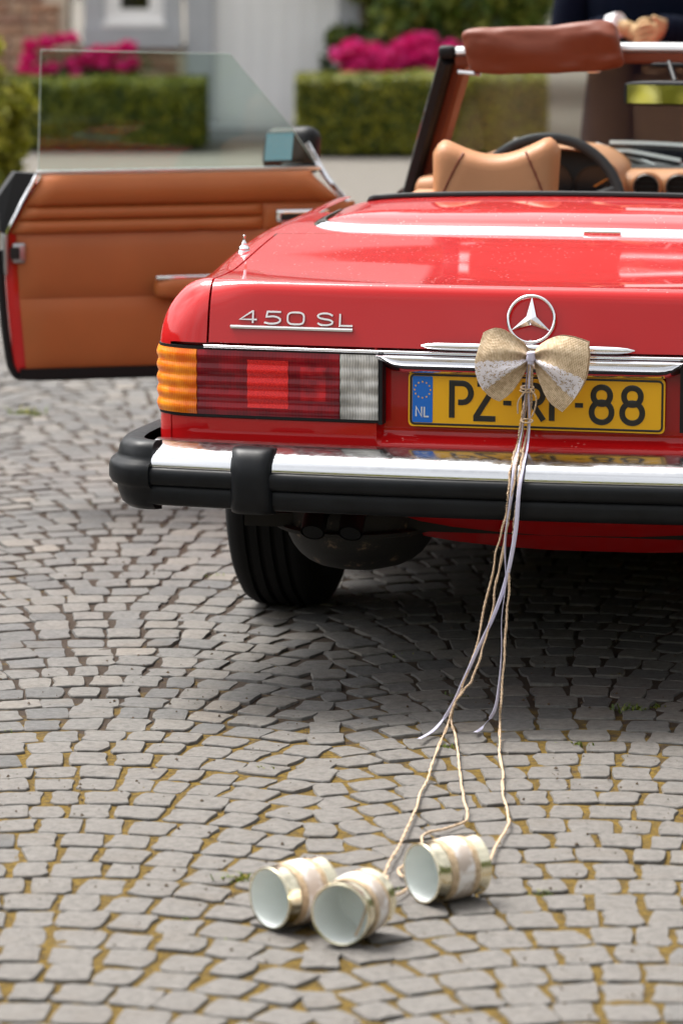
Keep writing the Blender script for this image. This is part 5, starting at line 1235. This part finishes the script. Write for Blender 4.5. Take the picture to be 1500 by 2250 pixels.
# ---- the person standing in front of the car
PX = Vector((-.395, 5.0, 0))
PER = root('person', PX, 'person in a dark navy suit standing beyond the windscreen with hands clasped', 'person', rotz=YAW, local=True)
def person_body():
    """one continuous skin surface: skeleton edges with radii grown by a Skin modifier"""
    J = []; E = []; idx = {}
    def j(nm, p, r, par=None):
        idx[nm] = len(J); J.append((p, r))
        if par: E.append((idx[par], idx[nm]))
    j('pelvis', (0, 0, .97), .125); j('waist', (0, -.005, 1.10), .115, 'pelvis'); j('chest', (0, 0, 1.30), .135, 'waist'); j('upper', (0, .01, 1.46), .10, 'chest'); j('neck', (0, .005, 1.545), .055, 'upper')
    j('jaw', (0, -.02, 1.615), .066, 'neck'); j('face', (0, -.012, 1.68), .083, 'jaw'); j('skull', (0, .006, 1.755), .082, 'face'); j('crown', (0, .01, 1.80), .05, 'skull')
    for s, n_ in ((-1, 'r'), (1, 'l')):
        j('sh' + n_, (s * .165, .01, 1.45), .062, 'upper'); j('el' + n_, (s * .235, -.01, 1.155), .043, 'sh' + n_); j('fo' + n_, (s * .17, -.13, 1.185), .036, 'el' + n_)
        j('wr' + n_, (s * .085, -.215, 1.225), .028, 'fo' + n_); j('pa' + n_, (s * .035, -.240 - .012 * s, 1.200 + .010 * s), .034, 'wr' + n_)
        for f_ in range(4):
            a, b = 'k%d%s' % (f_, n_), 'm%d%s' % (f_, n_)
            j(a, (-s * .004, -.268 - .014 * s, 1.222 - .020 * f_ + .010 * s), .0105, 'pa' + n_); j(b, (-s * .032, -.266 - .014 * s, 1.216 - .019 * f_ + .008 * s), .0095, a); j('t%d%s' % (f_, n_), (-s * .050, -.250 - .01 * s, 1.206 - .018 * f_), .008, b)
        j('th1' + n_, (s * .028, -.268 - .012 * s, 1.243), .011, 'pa' + n_); j('th2' + n_, (s * .0, -.278 - .012 * s, 1.25 + .006 * s), .0095, 'th1' + n_)
        j('hip' + n_, (s * .095, 0, .93), .095, 'pelvis'); j('kn' + n_, (s * .11, -.01, .50), .058, 'hip' + n_); j('ca' + n_, (s * .112, .02, .36), .055, 'kn' + n_); j('an' + n_, (s * .115, .02, .09), .036, 'ca' + n_); j('to' + n_, (s * .135, -.15, .045), .034, 'an' + n_)
    bm = bmesh.new(); lay = bm.verts.layers.skin.verify(); vv = []
    for i, (p, r) in enumerate(J):
        v = bm.verts.new(p); v[lay].radius = (r, r); v[lay].use_root = (i == 0); vv.append(v)
    for a, b in E: bm.edges.new((vv[a], vv[b]))
    me = bpy.data.meshes.new('body'); bm.to_mesh(me); bm.free(); me.materials.append(M['skin'])
    o = bpy.data.objects.new('body', me); link(o, PER); ORG[o.name] = Vector((0, 0, 0))
    md = o.modifiers.new('skin', 'SKIN'); md.use_smooth_shade = True
    s2 = o.modifiers.new('subdivision', 'SUBSURF'); s2.levels = 1; s2.render_levels = 1
    return o
BD = person_body()
def loft(secs, n=28):
    """secs: (cx, cy, z, rx, ry)"""
    V = []
    for cx, cy, z, rx, ry in secs:
        for i in range(n):
            a_ = 2 * math.pi * i / n; c, s = math.cos(a_), math.sin(a_); V.append((cx + rx * math.copysign(abs(c) ** .85, c), cy + ry * math.copysign(abs(s) ** .85, s), z))
    return V, grid(V, n, len(secs), closeu=True)
mb = MB(); mb.add(*loft([(0, 0, .80, .205, .150), (0, 0, .86, .205, .152), (0, 0, .97, .195, .148), (0, -.005, 1.10, .178, .138), (0, -.005, 1.25, .192, .142), (0, 0, 1.36, .205, .140), (0, .008, 1.44, .195, .118), (0, .01, 1.49, .150, .09), (0, .01, 1.525, .085, .07), (0, .008, 1.54, .070, .064)]))
for s in (-1, 1): mb.tube(spline([(s * .15, .01, 1.46), (s * .195, .01, 1.41), (s * .232, .005, 1.28), (s * .245, -.01, 1.165), (s * .232, -.055, 1.150), (s * .17, -.135, 1.19), (s * (.115 if s < 0 else .040), (-.190 if s < 0 else -.262), 1.215)], 5), [.06] + [.075 - .0009 * i for i in range(30)], 14, up=(0, 1, 0))
mb.build('jacket', 'navy_wool', PER, angle=180)
for s in (-1,):
    mb = MB(); mb.tube([(s * .120, -.187, 1.220), (s * .092, -.211, 1.228)], .041, 14); mb.build('shirt_cuff', 'shirt_white', PER, angle=50)
mb = MB(); mb.add(*loft([(0, 0, 1.05, .160, .125), (0, 0, .95, .178, .135), (0, 0, .86, .182, .135), (0, 0, .80, .170, .11)]))
for s in (-1, 1): mb.add(*loft([(s * .092, 0, .90, .10, .115), (s * .095, 0, .78, .095, .11), (s * .105, 0, .50, .078, .085), (s * .112, .015, .30, .075, .08), (s * .115, .015, .075, .072, .085)]))
mb.build('trousers', 'trouser_navy', PER, angle=180)
for s in (-1, 1): obj('shoe', *rbox((s * .128, -.06, .045), (.105, .30, .09), .042, disp=lambda q, h: Vector((q.x * (1 - .15 * (q.y / h[1]) ** 2), q.y, q.z * (1 if q.y > 0 else .75) - (.0 if q.y > 0 else .009)))), 'shoe_leather', PER, angle=180)
hv, hf = rbox((0, .030, 1.782), (.185, .205, .14), .068, seg=5, disp=lambda q, h: q + Vector((0, 0, .006 * noise.noise(q * 30)))); obj('hair', hv, hf, 'hair_brown', PER, angle=180)
for s in (-1, 1):
    obj('ear', *rbox((s * .087, .012, 1.675), (.016, .034, .058), .007, seg=3), 'skin', PER, angle=180); obj('eye', *rbox((s * .033, -.088, 1.690), (.024, .012, .012), .0055, seg=3), 'shirt_white', PER, angle=180)
obj('nose', *rbox((0, -.100, 1.655), (.026, .032, .046), .011, seg=3, disp=lambda q, h: Vector((q.x * (1 - .4 * q.z / h[2]), q.y - .008 * (1 - q.z / h[2]) * .5, q.z))), 'skin', PER, angle=180); obj('mouth', *rbox((0, -.086, 1.614), (.044, .012, .012), .0055, seg=3), 'petal', PER, angle=180)
